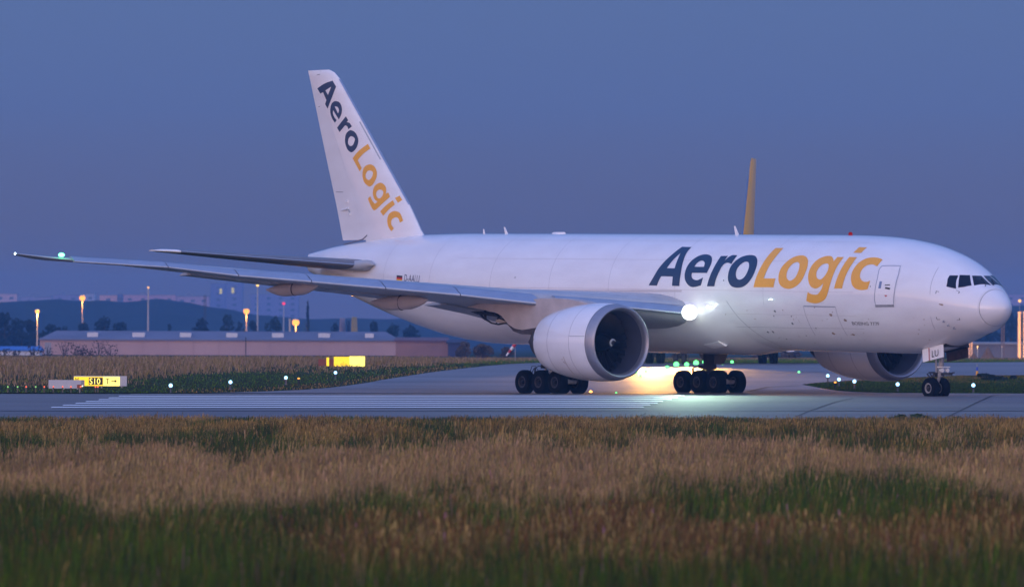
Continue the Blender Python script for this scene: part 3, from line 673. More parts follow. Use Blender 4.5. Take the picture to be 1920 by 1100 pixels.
# ------------------------------------------------------------------ landing gear
def wheel(parent, c, r, wd, rimr, sd_):
    h = wd / 2
    m = MB(); m.rev([(-h * .78, rimr), (-h * .92, rimr + .03), (-h, rimr + (r - rimr) * .45), (-h * .93, r * .90), (-h * .72, r * .975), (-h * .35, r), (h * .35, r), (h * .72, r * .975), (h * .93, r * .90), (h, rimr + (r - rimr) * .45), (h * .92, rimr + .03), (h * .78, rimr)], 'y', (0, 0, 0), 40)
    for k in (-.45, -.15, .15, .45): m.rev([(h * k - .012, r * 1.0), (h * k - .008, r * .995), (h * k + .008, r * .995), (h * k + .012, r * 1.0)], 'y', (0, 0, 0), 40)
    t_ = m.build('tyre', tyre_m, parent); t_.location = c
    m = MB()
    for q in (-1, 1):
        m.rev([(q * h * .86, rimr + .02), (q * h * .90, rimr - .005), (q * h * .84, rimr * .84), (q * h * .55, rimr * .80)], 'y', (0, 0, 0), 32)
    a_ = m.build('rim', mat('nose_rim_paint', (.30, .29, .28), .5) if r < .6 else rim_m, parent); a_.location = c
    m = MB()
    for q in (-1, 1):
        m.rev([(q * h * .55, rimr * .82), (q * h * .50, rimr * .45), (q * h * .50, .001)], 'y', (0, 0, 0), 24)
    b_ = m.build('wheel_disc', rimd, parent); b_.location = c
    m = MB()
    for q in (-1, 1): m.rev([(q * h * .5, rimr * .38), (q * h * .92, rimr * .32), (q * h * .98, rimr * .1), (q * h * .98, .001)], 'y', (0, 0, 0), 16)
    c_ = m.build('hub_cap', rim_m if r < .6 else rimd, parent); c_.location = c
    return t_, a_, b_, c_
def gear_empty(name):
    o = bpy.data.objects.new(name, None); COL.objects.link(o); o.parent = plane; o.empty_display_size = .2; return o
proto = None
for sd_ in (-1, 1):
    g = gear_empty('main_gear')
    yc = sd_ * 5.485
    for s_ in (30.32, 31.77, 33.22):
        for dy in (-.70, .70):
            loc = (-s_, yc + dy, .645)
            if proto is None: proto = wheel(g, loc, .655, .53, .30, 1)
            else:
                for q in proto: child_copy(q, g, loc)
    m = MB(); m.tube([(-30.2, yc, .68), (-31.77, yc, .74), (-33.35, yc, .68)], [.12, .17, .12], 10)
    for s_ in (30.32, 31.77, 33.22): m.tube([(-s_, yc - .6, .65), (-s_, yc + .6, .65)], .11, 10)
    m.build('truck_beam', strut_m, g)
    m = MB(); m.tube([(-31.77, yc, .7), (-31.72, yc - sd_ * .05, 1.5)], .22, 14); m.tube([(-31.73, yc, 1.35), (-31.6, yc - sd_ * .3, 3.9)], .36, 14)
    m.tube([(-31.65, yc - sd_ * .1, 2.0), (-30.3, yc - sd_ * .3, 3.6)], .1, 8); m.tube([(-31.65, yc - sd_ * .1, 2.2), (-31.5, yc - sd_ * 2.2, 3.5)], .1, 8)
    m.tube([(-32.05, yc, 1.5), (-32.5, yc, 1.2), (-32.1, yc, .9)], .06, 8)
    m.build('shock_strut', dark if sd_ > 0 else strut_m, g)  # port strut near black: its shade is put into the colour
    m = MB(); m.tube([(-33.3, yc - .3, .85), (-33.0, yc - .3, 1.35), (-32.6, yc - .25, 1.52), (-32.0, yc - .2, 1.45)], .022, 6)
    m.tube([(-33.1, yc - .45, 1.2), (-32.95, yc - .45, 1.5), (-32.7, yc - .4, 1.5), (-32.5, yc - .4, 1.3)], .018, 6)
    m.tube([(-32.75, yc - .4, 1.1), (-32.72, yc - .4, 1.42)], .05, 8); m.tube([(-31.0, yc - .3, 1.3), (-30.4, yc - .3, 1.0)], .03, 6)
    m.box(-32.5, -31.9, yc - .2, yc + .2, 1.38, 1.58)
    m.build('brake_lines', dark, g)
    m = MB(); yd = yc
    m.loft([[(-p, yd + q, z) for p, z in ((32.85, 2.9), (32.8, 2.25), (32.48, 1.96), (32.1, 1.66), (30.58, 1.62), (30.14, 2.26), (30.1, 2.9))] for q in (-.03, .03)], True, True)
    m.build('gear_door', mat('gear_door_grey', (.10, .11, .13), .5), g, smooth=False)
g = gear_empty('nose_gear')
pr = wheel(g, (-6.12, -.36, .49), .55, .43, .25, 1)
for q in pr: child_copy(q, g, (-6.12, .36, .49))
m = MB(); m.tube([(-6.12, -.5, .49), (-6.12, .5, .49)], .07, 10); m.tube([(-6.12, 0, .5), (-5.83, 0, 1.15)], .085, 12); m.tube([(-5.80, 0, 1.1), (-5.62, 0, 2.6)], .14, 14)
m.tube([(-5.9, -.15, 1.3), (-6.05, -.1, 2.5)], .06, 8); m.tube([(-5.9, .15, 1.3), (-6.05, .1, 2.5)], .06, 8)
m.build('nose_strut', strut_m, g)
m = MB(); m.tube([(-5.75, -.1, 1.28), (-6.55, -.1, 1.30), (-6.72, -.1, 1.22), (-6.1, -.1, .8)], .04, 6); m.tube([(-5.75, .1, 1.28), (-6.55, .1, 1.30), (-6.72, .1, 1.22), (-6.1, .1, .8)], .04, 6)
m.tube([(-5.9, 0, 1.2), (-5.6, 0, 1.22), (-5.0, 0, 1.25), (-4.75, 0, 1.3)], [.07, .07, .05, .03], 8)
m.box(-5.35, -4.95, -.12, .12, 1.16, 1.30); m.tube([(-5.95, -.32, 1.18), (-5.95, .32, 1.18)], .09, 8); m.tube([(-4.75, -.08, 1.3), (-4.66, 0, 1.3), (-4.75, .08, 1.3)], .03, 6)
m.build('torque_links', mat('gear_black_metal', (.06, .06, .07), .5, metal=.5), g)
m = MB(); m.tube([(-5.55, -.18, 1.42), (-5.4, -.18, 1.42)], [.09, .11], 12); m.tube([(-5.55, .18, 1.42), (-5.4, .18, 1.42)], [.09, .11], 12); m.box(-5.75, -5.3, -.26, .26, 1.56, 1.62)
m.build('taxi_light_pair', white2, g)
for y_, pts, mm in ((-.92, ((6.12, 2.49), (4.50, 2.78), (4.41, 2.11), (6.02, 1.83)), white2), (.92, ((6.42, 2.6), (4.7, 2.77), (4.7, 2.08), (6.4, 1.85)), darkred)):
    m = MB(); m.loft([[(-p, y_ + q + .10 * (2.6 - z), z) if y_ > 0 else (-p, y_ + q - .06 * (2.6 - z), z) for p, z in pts] for q in (-.02, .02)], True, True)
    dd = m.build('nose_gear_door', mm, g, smooth=False)
    if y_ < 0:
        m = MB(); m.add([(-p, y_ - .062 - .05 * (2.6 - z), z) for p, z in ((5.58, 2.57), (5.53, 2.58), (5.45, 1.92), (5.50, 1.91))], [(0, 1, 2, 3)]); m.build('door_stripe', redm, g, smooth=False)
        v, f = text2d('LU', .50); m = MB(); m.add([(-(5.33 - x * .98), -1.0 - .02 * y, 2.08 + y * 1.0 + .17 * x) for x, y in v], f); m.build('door_lettering', black, g, smooth=False)
m = MB(); m.add([(-6.15, -.86, 2.34), (-4.45, -.86, 2.62), (-4.45, .86, 2.62), (-6.15, .86, 2.34), (-6.15, -.6, 2.9), (-4.45, -.6, 3.1), (-4.45, .6, 3.1), (-6.15, .6, 2.9)], [(0, 1, 5, 4), (1, 2, 6, 5), (2, 3, 7, 6), (3, 0, 4, 7), (4, 5, 6, 7)])
m.build('nose_gear_bay', dark, plane, smooth=False)

# ------------------------------------------------------------------ landing light in the wing root
LLP = Vector((-22.2, -3.55, 4.42))
m = MB(); m.rev([(-.42, .001), (-.39, .17), (-.30, .30), (-.16, .395), (.0, .425), (.16, .395), (.30, .30), (.39, .17), (.42, .001)], 'x', LLP + Vector((.12, -.12, 0)), 24); ll = m.build('landing_light', lamp_mat('landing_light_lens', (.92, 1.0, .97), 2.6), plane)
m = MB(); m.rev([(-.05, .06), (.03, .05), (.05, .001)], 'x', (-21.0, -3.28, 4.72), 16); m.build('wing_inspection_light', lamp_mat('inspection_lens', (.85, 1, 1), 16), plane)
def spot(name, p, target, e, col, size, blend, soft=.15, parent=None):
    l = bpy.data.lights.new(name, 'SPOT'); l.energy = e; l.color = col; l.spot_size = radians(size); l.spot_blend = blend; l.shadow_soft_size = soft
    o = bpy.data.objects.new(name, l); COL.objects.link(o); o.location = p
    o.rotation_euler = (Vector(p) - Vector(target)).to_track_quat('Z', 'Y').to_euler(); o.parent = parent; return o
spot('landing_beam', LLP + Vector((.6, -1.0, 0)), LLP + Vector((34, -9, -4.0)), 1500, (.72, 1, .80), 50, .8, .05, plane)
spot('turnoff_beam', LLP + Vector((.5, -.6, 0)), LLP + Vector((20, -13, -4.4)), 8500, (.66, 1, .72), 75, 1., .05, plane)
l = bpy.data.lights.new('skin_glow_fill', 'POINT'); l.energy = 100; l.color = (.60, 1, .80); l.shadow_soft_size = .06  # point lamp added off the wing root, for a green glow on the skin
lo = bpy.data.objects.new('skin_glow_fill', l); COL.objects.link(lo); lo.location = LLP + Vector((2.3, -2.6, .0)); lo.parent = plane
# ------------------------------------------------------------------ ground
soil = mat('meadow_soil', (.05, .05, .02), 1., spec=0., noise_amt=.5, noise_scale=.06, color2=(.035, .045, .018), bump=.5, bump_scale=1.5)
asph = mat('concrete_pavement', (.21, .19, .19), .6, noise_amt=.42, noise_scale=.05, detail=8, bump=.15, bump_scale=6, stretch=(.35, 1, 1))
asph2 = mat('runway_asphalt', (.17, .165, .17), .75, noise_amt=.45, noise_scale=.10, detail=8, bump=.12, bump_scale=6, stretch=(.25, 1, 1))
paint = mat('white_runway_paint', (.80, .80, .80), .6, noise_amt=.2, noise_scale=.8, stretch=(.2, 2, 1))
joint = mat('joint_tar', (.022, .022, .026), .7)
soilf = soil
def sheet(name, xs, ts, m, kind, dz=0., zf=terrain, label=None):
    mb = MB(); v = [(x, t, zf(x, t) + dz) for t in ts for x in xs]; n = len(xs)
    mb.add(v, [(i * n + j, i * n + j + 1, (i + 1) * n + j + 1, (i + 1) * n + j) for i in range(len(ts) - 1) for j in range(n - 1)])
    return mb.build(name, m, kind=kind, label=label)
xs = [-6000, -2500, -1000, -400, -200, -120, -90] + list(range(-84, 8, 6)) + [8, 10, 12, 14, 16, 18] + list(range(24, 91, 6)) + [120, 200, 400, 1000, 2500, 6000]
ts = [-400, -200, 0, 60, 90, 150, 220, 280, 330, 340, 350, 356, 362] + list(range(365, 404, 3)) + [404, 410, 430, 460, 500, 540, 580, 628, 660, 700, 760, 830, 900, 950, 1000, 1050, 1150, 1300, 1600, 2500, 5000, 9000]
sheet('ground', xs, ts, soil, 'structure')
def gpoly(name, px, grid, dz, m, kind=None, parent=None, raw=None, label=None):
    pts = [(gp(*q).x, gp(*q).y) if len(q) == 2 else (q[0], q[1]) for q in px]
    v, f = fill2d([[Vector(p) for p in pts]], grid)
    mb = MB(); mb.add([(p.x, p.y, terrain(p.x, p.y) + dz) for p in v], f)
    return mb.build(name, m, parent, kind=kind, label=label)
pave = gpoly('taxiway', [(-160, 404, 0), (-160, 403.5, 0), (160, 403.5, 0), (1925, 738.6), (1850, 738.4), (1750, 738), (1660, 737.3), (1600, 735.5), (1570, 733), (1548, 730), (1522, 725), (1503, 721.5),
    (1530, 718.5), (1570, 715.5), (1640, 711.5), (1740, 706.8), (1800, 704.5), (1925, 703.6), (120, 540, 0), (120, 640, 0), (1925, 679), (1660, 681), (1500, 681.6), (1200, 681.3), (1080, 680.3), (1010, 680.6), (980, 681.5), (948, 683.4), (910, 686.6),
    (880, 690), (850, 693.3), (820, 697), (795, 700.4), (770, 704.3), (740, 709), (715, 712.8), (700, 716), (680, 719.4), (650, 723.7), (620, 727.3), (570, 731.3), (500, 734.4), (420, 736.9), (340, 738), (240, 738.6)], (2.6, 2.6), .035, asph, 'structure')
rw = sheet('runway', [-160, -120, -90] + list(range(-84, 8, 4)) + [8, 10, 12, 14, 16, 18] + list(range(22, 91, 4)) + [120, 160], [350, 353, 356, 359, 362] + list(range(364, 404, 2)) + [404], asph2, 'structure', .045)
def strip(name, p, q, w_, m, parent, dz=.075):
    """painted or tarred line from p to q (x, t) following the ground"""
    p, q = Vector(p[:2]), Vector(q[:2]); d = (q - p); L = d.length; d /= L; nn = Vector((-d.y, d.x)) * w_ / 2; k = max(1, int(L / 2)); R = []
    for i in range(k + 1):
        c = p + d * L * i / k; R.append([(c.x + nn.x, c.y + nn.y, terrain(c.x + nn.x, c.y + nn.y) + dz), (c.x - nn.x, c.y - nn.y, terrain(c.x - nn.x, c.y - nn.y) + dz)])
    mb = MB(); mb.loft(R, False); return mb.build(name, m, parent)
for (xl, yl, xr, yr) in ((243.8, 741.1, 1295, 740.2), (223, 744.7, 1284, 743.9), (204, 748, 1271, 747.3), (185, 751.4, 1259, 750.8), (161, 754.9, 1243, 754.6), (142, 758.2, 1233, 758), (118, 762, 1219, 761.2), (96, 765.9, 1207, 765.2)):
    strip('runway_stripe', gp(xl, yl), gp(xr, yr), 1.75, paint, rw)
for y0, w_ in ((772.2, .55), (738.9, .3), (787, .4)):
    a, b = gp(20, y0), gp(1900, y0); strip('pavement_joint', a - (b - a) * .5, b + (b - a) * .5, w_, joint, rw, .07)
strip('pavement_joint', gp(1230, 780), gp(1900, 779), .18, joint, rw, .07)
for pts in (((1767, 788), (1813, 765), (1873, 742)), ((1493, 783), (1517, 772), (1567, 755), (1600, 748)), ((1186, 788), (1211, 777))):
    for a, b in zip(pts, pts[1:]): strip('pavement_crack', gp(*a), gp(*b), .09, joint, rw, .07)
for x0, y0, x1, y1, w_ in ((640, 717.5, 968, 717.5, .5), (700, 724.5, 968, 724.8, .5), (1105, 718, 1265, 719, .5), (1105, 730, 1262, 730, .4), (1402, 721, 1500, 721, .5), (1110, 704, 1230, 704.5, .8), (1400, 700, 1540, 699, .9), (1090, 691, 1260, 691, .9)):
    strip('pavement_joint', gp(x0, y0), gp(x1, y1), w_, joint, pave, .06)
strip('pavement_crack', gp(1404, 735), gp(1440, 727), .3, joint, pave, .06); strip('pavement_crack', gp(1440, 727), gp(1500, 724), .3, joint, pave, .06)

# ------------------------------------------------------------------ small things on the field
def text_face(word, size, M, m, parent, sx=1.):
    v, f = text2d(word, size); mb = MB(); mb.add([M @ Vector((x * sx, 0, y)) for x, y in v], f); return mb.build('lettering', m, parent, smooth=False)
signY = lamp_mat('lit_yellow_panel', (1, .66, .035), 1.5)
signY2 = lamp_mat('bright_lit_yellow_panel', (1, .80, .16), 2.1)
signK = mat('sign_black_panel', (.03, .012, .006), .5)
signC = mat('sign_case', (.55, .55, .58), .5)
p0 = gp(190, 727); T0 = p0.y; k = T0 / FPX
def sx_(x): return (x - 190) * k
def sz_(y): return (727 - y) * k
s1 = empty('taxiway_sign', 'lit yellow taxiway sign reading S10 and T with an arrow', 'sign', p0)
m = MB(); m.box(sx_(138), sx_(237.5), .02, .42, sz_(723.5), sz_(704.5))
for x in (150, 190, 228): m.box(sx_(x) - .04, sx_(x) + .04, .15, .25, -.1, sz_(723))
m.build('case', signC, s1, smooth=False)
for x0, x1, mm in ((138.8, 165, signY), (193.5, 224, signY2)):
    m = MB(); m.box(sx_(x0), sx_(x1), -.02, .015, sz_(723), sz_(706)); m.build('lit_panel', mm, s1, smooth=False)
m = MB(); m.box(sx_(165.2), sx_(193.3), -.018, .015, sz_(723), sz_(706)); m.build('lit_panel', signY, s1, smooth=False)
m = MB(); m.box(sx_(166.4), sx_(192.6), -.03, -.019, sz_(721), sz_(707.6)); m.build('black_panel', signK, s1, smooth=False)
text_face('S10', 15.8 * k, Matrix.Translation((sx_(167.3), -.045, sz_(719.6))), signY2, s1, .92)
m = MB(); m.box(sx_(198.2), sx_(205.2), -.05, -.035, sz_(710.6), sz_(709)); m.box(sx_(200.9), sx_(202.6), -.05, -.035, sz_(719.6), sz_(710.8)); m.build('lettering', signK, s1, smooth=False)
m = MB(); m.box(sx_(208), sx_(218), -.045, -.04, sz_(714.8), sz_(713.2)); m.add([(sx_(215), -.046, sz_(717.5)), (sx_(219.5), -.046, sz_(714)), (sx_(215), -.046, sz_(710.5))], [(0, 1, 2)]); m.build('arrow', signK, s1, smooth=False)
text_face('M', 12 * k, Matrix.Translation((sx_(140.5), -.045, sz_(716))), signK, s1, .8)
p0b = gp(125, 730); k = p0b.y / FPX
s2 = empty('sign_back', 'grey blank back of a taxiway sign in front of the lit S10 sign', 'sign', p0b)
m = MB(); m.box((91 - 125) * k, (152.5 - 125) * k, .0, .25, 2.2 * k, 18 * k); m.build('case', signC, s2, smooth=False)
m = MB(); m.box((152.7 - 125) * k, (158 - 125) * k, .02, .23, 6 * k, 18 * k); m.build('end_cap', mat('case_edge', (.35, .35, .38), .5), s2, smooth=False)
m = MB()
for x in (98, 120, 145): m.box((x - 125) * k - .04, (x - 125) * k + .04, .08, .16, -.1, 2.3 * k)
m.build('leg', signC, s2, smooth=False)
p0 = gp(645, 688); k = p0.y / FPX
s3 = empty('distant_taxiway_sign', 'bright yellow lit taxiway sign glowing far off in the grass', 'sign', p0)
for x0, x1, y0, y1, mm in ((626, 655, 686.5, 668.5, signY), (655, 684, 686.5, 667.5, signY2), (612, 617, 686, 670, signY)):
    m = MB(); m.box((x0 - 645) * k, (x1 - 645) * k, -.03, .3, (688 - y0) * k, (688 - y1) * k); m.build('lit_panel', mm, s3, smooth=False)
m = MB(); m.box((597 - 645) * k, (612 - 645) * k, -.02, .3, 2 * k, 15 * k); m.box((617 - 645) * k, (626 - 645) * k, -.02, .3, 2 * k, 15 * k); m.build('red_panel', mat('sign_red_panel', (.25, .05, .02), .5), s3, smooth=False)
m = MB()
for x in (600, 640, 680): m.box((x - 645) * k - .05, (x - 645) * k + .05, .1, .2, -.1, 2.2 * k)
m.build('leg', signC, s3, smooth=False)

def field_light(name, label, group, x, y, r, col, stren, up=.25, case=(.5, .35, .05), t=None):
    p = gp(x, y + 3) if t is None else Vector((W(x, y, t).x, t, terrain(W(x, y, t).x, t)))
    o = empty(name, label, 'light', p, 0, group)
    m = MB(); m.rev([(-.06, .12), (.0, .12), (.03, .05), (up, .045), (up + .02, r * .9), (up + .08, r * .9)], 'z', (0, 0, 0), 12); m.build('base', mat('fitting_%s' % name, case, .5), o)
    m = MB(); m.rev([(up + .08, .01), (up + .08 + r * .15, r * .6), (up + .08 + r * .5, r * .9), (up + .08 + r, r), (up + .08 + r * 1.5, r * .87), (up + .08 + r * 1.85, r * .5), (up + .08 + r * 2, .01)], 'z', (0, 0, 0), 12); m.build('lens', lamp_mat('lens_' + name + '_%d' % int(stren * 10), col, stren), o)
    return o
BL = (.36, .72, 1.0)
for i, (x, y, lb) in enumerate(((320, 734, 'blue edge light at the grass corner nearest the lit sign'), (432, 727, 'blue edge light in the grass, second from the lit sign'), (536, 718, 'blue edge light beside the orange lit patch of grass'), (629, 707.5, 'blue edge light below the distant yellow sign'),
                (1552, 714, 'blue edge light at the tip of the grass island'), (1573, 721.5, 'blue edge light over the orange patch behind the far engine'), (1602, 725.5, 'blue edge light just right of the orange patch'), (1683, 731.5, 'blue edge light left of the nose wheel'), (1825, 733.5, 'blue edge light right of the nose wheel'))):
    field_light('blue_edge_light', lb, 'blue taxiway edge lights', x, y, .105, BL, 3.2, case=(.1, .1, .12))
GR = (.16, 1.0, .28)
for x, y, r in ((1193, 700, .13), (1211.7, 697, .13), (1200.5, 706, .12), (1251, 691, .17), (1268, 686, .24), (1287.5, 685.5, .2), (1305, 683, .24), (1320, 680, .16), (1372.5, 680, .15), (1355, 683, .08), (1498, 698.5, .09), (1155.5, 737.5, .055)):
    p = gp(x, y + 1.5); o = empty('green_centreline_light', 'green centreline light shining on the pavement beyond the main wheels', 'light', p, 0, 'green centreline lights')
    m = MB(); m.rev([(-.02, .2), (.05, .18), (.06, .1)], 'z', (0, 0, 0), 12); m.build('base', signC, o)
    m = MB(); m.rev([(.05, r * .7), (.05 + r * .5, r), (.05 + r * 1.2, r * .8), (.05 + r * 1.6, .01)], 'z', (0, 0, 0), 12); m.build('lens', lamp_mat('green_lens', GR, 2.6), o)
p = gp(1107.5, 736.5); o = empty('orange_marker_light', 'small orange light on the pavement right of the near main wheels', 'light', p)
m = MB(); m.rev([(-.02, .12), (.03, .1)], 'z', (0, 0, 0), 12); m.build('base', signC, o)
m = MB(); m.rev([(.03, .08), (.09, .09), (.15, .01)], 'z', (0, 0, 0), 12); m.build('lens', lamp_mat('orange_lens', (1, .38, .05), 8), o)
for x, c, lb in ((14.7, 'g', 0), (33, 'g', 0), (49, 'r', 0), (67, 'g', 0), (83, 'r', 0), (100, 'y', 0), (117.5, 'o', 0), (133, 'y', 0), (151, 'y', 0), (179, 'r', 0), (183.5, 'r', 0)):
    case_ = 0; col = {'g': (.35, .8, .25), 'r': (1, .16, .08), 'y': (.9, .75, .2), 'o': (1, .4, .08)}[c]; nm = {'g': 'green', 'r': 'red', 'y': 'yellow', 'o': 'orange'}[c]
    field_light('runway_end_light', 'small %s light on a stake at the left runway edge' % nm, 'runway end lights', x, 731.5, .045, col, 1.6 if c != 'g' else 1.0, .28, (.08, .07, .03), t=406)
p = gp(150, 737); k = p.y / FPX
o = empty('control_box', 'red brown equipment box on a post below the grey sign', 'box', p)
m = MB(); m.box(-.17, .10, 0, .3, .28, .48); m.build('housing', mat('rusty_box', (.30, .09, .05), .7), o, smooth=False); m = MB(); m.box(-.06, .0, .1, .16, -.05, .3); m.build('post', strut_m, o, smooth=False)
m = MB(); m.tube([(.13, -.02, .40), (.13, .05, .40)], .045, 8); m.build('lamp', lamp_mat('white_lamp', (1, .9, .7), 1.5), o)
p = gp(1832, 704.5); o = empty('marker_post', 'slim blue and yellow marker post standing in the right grass', 'post', p)
m = MB(); m.tube([(0, 0, 0), (0, 0, .35)], .08, 8); m.build('yellow_base', yell, o); m = MB(); m.tube([(0, 0, .35), (0, 0, .62)], .075, 8); m.build('blue_band', mat('blue_band', (.03, .10, .5), .4), o); m = MB(); m.tube([(0, 0, .62), (0, 0, .85)], .02, 6); m.build('rod', strut_m, o)
for x, y in ((878 + 54, 675.5),):
    p = gp(931, 679.5); o = empty('orange_marker', 'small orange marker at the far pavement edge', 'marker', p)
    m = MB(); m.tube([(0, 0, 0), (0, 0, .16)], .08, 10, True); m.build('sleeve', mat('orange_sleeve', (.7, .25, .03), .5), o); m = MB(); m.tube([(0, 0, .16), (0, 0, .20)], .05, 10); m.build('cap', dark, o)
# airfield windsock / red white marker under the belly
p = W(966, 652, 760); o = empty('striped_windsock', 'small red and white striped windsock under the tail cone', 'windsock', (p.x, 760, terrain(p.x, 760)))
zz = p.z - o.location.z
m = MB(); m.tube([(0, 0, 0), (0, 0, zz + .45)], .03, 6); m.build('mast', strut_m, o)
for i in range(4): 
    m = MB(); m.tube([(-.28 * i * .8, 0, zz + .4 - .3 * i), (-.28 * (i + 1) * .8, 0, zz + .4 - .3 * (i + 1))], [.2 - .03 * i, .17 - .03 * i], 10); m.build('sock_band', redm if i % 2 == 0 else white2, o)

# ------------------------------------------------------------------ street lamps and masts
sod = (1.0, .36, .06)
def lamp(name, label, x, y, t, r, stren, ybase, pole=.12, col=sod, energy=0, cat='street lamp', group=None):
    h = W(x, y, t); z0 = terrain(h.x, t); o = empty(name, label, cat, (h.x, t, z0), 0, group); hz = h.z - z0
    m = MB(); m.tube([(0, 0, -.3), (0, 0, hz * .6), (0, 0, hz)], [pole, pole * .8, pole * .6], 8); m.build('pole', mat('galvanised_pole', (.45, .42, .38), .5), o)
    m = MB(); m.rev([(hz + r * .75, .05), (hz + r * .85, r * 1.05), (hz + r * 1.05, r * .9), (hz + r * 1.25, .02)], 'z', (0, 0, 0), 14); m.build('hood', strut_m, o)
    m = MB(); m.rev([(hz - r * .9, .02), (hz - r * .6, r * .7), (hz, r), (hz + r * .7, r * .8), (hz + r * .76, .05)], 'z', (0, 0, 0), 14); m.build('lens', lamp_mat('sodium_%d_%d' % (int(stren), int(col[1] * 100)), col, stren), o)
    if energy:
        l = bpy.data.lights.new('lamp_light', 'POINT'); l.energy = energy * .3; l.color = col; l.shadow_soft_size = r
        q = bpy.data.objects.new('lamp_light', l); COL.objects.link(q); q.parent = o; q.location = (0, -r * 1.6, hz - r)
    return o
lamp('street_lamp', 'tall orange street lamp at the left end of the long shed', 70, 584, 1390, 0.43, 2.5, 650, .17, (1, .45, .08), 9000)
lamp('street_lamp', 'orange street lamp high above the shed roof, leftmost beyond it', 154.5, 559, 1900, 0.78, 2.5, 600, .18, sod, 9000)
lamp('street_lamp', 'slim mast lamp with a faint orange head left of centre', 278, 539, 1900, 0.30, 1.9, 600, .25, (1, .5, .15))
lamp('street_lamp', 'bright orange street lamp left of the squat bushes', 462, 584, 1600, 0.66, 2.5, 620, .2, sod, 6000)
lamp('street_lamp', 'yellowish mast lamp under the wing fairing', 483, 535, 2100, 0.39, 2.3, 620, .28, (1, .62, .12))
lamp('street_lamp', 'low very bright orange lamp behind the shed roof', 554.5, 605, 1500, 0.74, 2.5, 620, .2, sod, 5000)
lamp('obstruction_light', 'small red warning light in the far haze', 532, 569, 2600, 0.58, 1.6, 600, .25, (1, .04, .08), cat='warning light')
lamp('street_lamp', 'small orange lamp beyond the nose', 1912, 564, 2000, 0.43, 2.3, 600, .1, (1, .5, .12))
lamp('street_lamp', 'low round lamp on a short post under the nose', 1833, 649.5, 1150, 0.12, 2.5, 668, .09, (1, .55, .16), 60)
lamp('street_lamp', 'dim lamp on a slim post right of the nose gear', 1878.5, 650, 1150, 0.08, 1.1, 668, .08, (1, .6, .4))
def mast(x0, x1, y0, t, mm, name, label, cat, lattice=False):
    a, b = W(x0, y0, t), W(x1, y0, t); z0 = terrain(a.x, t) - .3; o = empty(name, label, cat, ((a.x + b.x) / 2, t, z0)); hw = (b.x - a.x) / 2; h = a.z - z0
    if lattice:
        m = MB()
        for sx in (-1, 1):
            for sy in (-1, 1): m.tube([(sx * hw, sy * hw, 0), (sx * hw, sy * hw, h)], .06, 6)
        m.build('upright', mm, o); m = MB(); n = max(2, int(h / (2 * hw)))
        for i in range(n):
            for sy in (-1, 1): m.tube([(-hw, sy * hw, h * i / n), (hw, sy * hw, h * (i + 1) / n)], .04, 5); m.tube([(-hw, sy * hw, h * (i + 1) / n), (hw, sy * hw, h * (i + 1) / n)], .04, 5)
        m.build('brace', mm, o)
    else:
        m = MB(); m.tube([(0, 0, 0), (0, 0, h)], [hw, hw * .9], 14); m.build('shaft', mm, o); m = MB(); m.tube([(0, 0, h), (0, 0, h + .25)], [hw * 1.15, hw * 1.1], 14); m.build('cap', mm, o)
    return o
conc = mat('pale_column', (.62, .50, .38), .7, noise_amt=.2, noise_scale=.5)
mast(1908, 1914.5, 587, 1180, conc, 'lit_column', 'tall orange lit column right of the nose, the full one', 'column')
mast(1918, 1925, 587, 1180, conc, 'lit_column', 'orange lit column cut off by the right edge', 'column')
p = W(1916, 628, 1168); spot('column_fill_light', (p.x + 1.5, 1168 - 11, 1.2), (p.x, 1180, p.z + 1.0), 60000, (1, .42, .08), 50, .6, .2)  # added spot without a fitting, turns the columns orange
mast(1817, 1822.5, 641, 1180, conc, 'lattice_mast', 'short orange lit lattice mast under the nose', 'mast', True)
mast(1878, 1883, 607, 1250, mat('brown_steel', (.22, .16, .13), .7), 'twin_pole', 'dark twin pole mast between the nose and the lit columns', 'mast', True)
mast(382.5, 386.5, 553, 2000, mat('dark_steel', (.05, .06, .08), .7), 'dark_mast', 'dark slender mast beyond the shed', 'mast', True)
mast(541.5, 545.5, 600, 1450, conc, 'short_chimney', 'short pale chimney beside the low orange lamp', 'chimney')

# ------------------------------------------------------------------ sheds and yard behind the meadow
def shed(name, label, x0, x1, yeave, yridge, t, depth, wallm, roofm, over=0., bays=0, hip=0.):
    a, b = W(x0, yeave, t), W(x1, yeave, t); z0 = min(terrain(a.x, t), terrain(b.x, t)) - 1.5; r = W(x0, yridge, t + depth / 2)
    o = empty(name, label, 'building', (a.x, t, z0)); L = b.x - a.x; he = a.z - z0; hr = r.z - z0
    m = MB(); m.box(0, L, 0, depth, 0, he); m.build('wall', wallm, o, smooth=False)
    m = MB(); e = .35; m.add([(-e, -e, he), (L + e, -e, he), (L + e, depth + e, he), (-e, depth + e, he), (hip, depth / 2, hr), (L - hip, depth / 2, hr), (-e, -e, he + .25), (L + e, -e, he + .25), (L + e, depth + e, he + .25), (-e, depth + e, he + .25)],
          [(0, 1, 2, 3), (0, 1, 7, 6), (1, 2, 8, 7), (2, 3, 9, 8), (3, 0, 6, 9), (6, 7, 5, 4), (7, 8, 5), (8, 9, 4, 5), (9, 6, 4)]); rf = m.build('roof', roofm, o, smooth=False)
    if bays:
        sh = None
        for i in range(bays + 1):
            m = MB(); m.box(-.12, .12, -.12, 0, 0, he - .05); q = m.build('wall_pier', wallm, o, smooth=False) if sh is None else child_copy(sh, o); sh = sh or q; q.location = (L * i / bays, 0, 0)
    return o, rf, he, hr, L
wallp = mat('shed_wall', (.50, .33, .30), .8, noise_amt=.2, noise_scale=.05)
roofg = mat('shed_roof', (.17, .17, .23), .7, noise_amt=.3, noise_scale=.1)
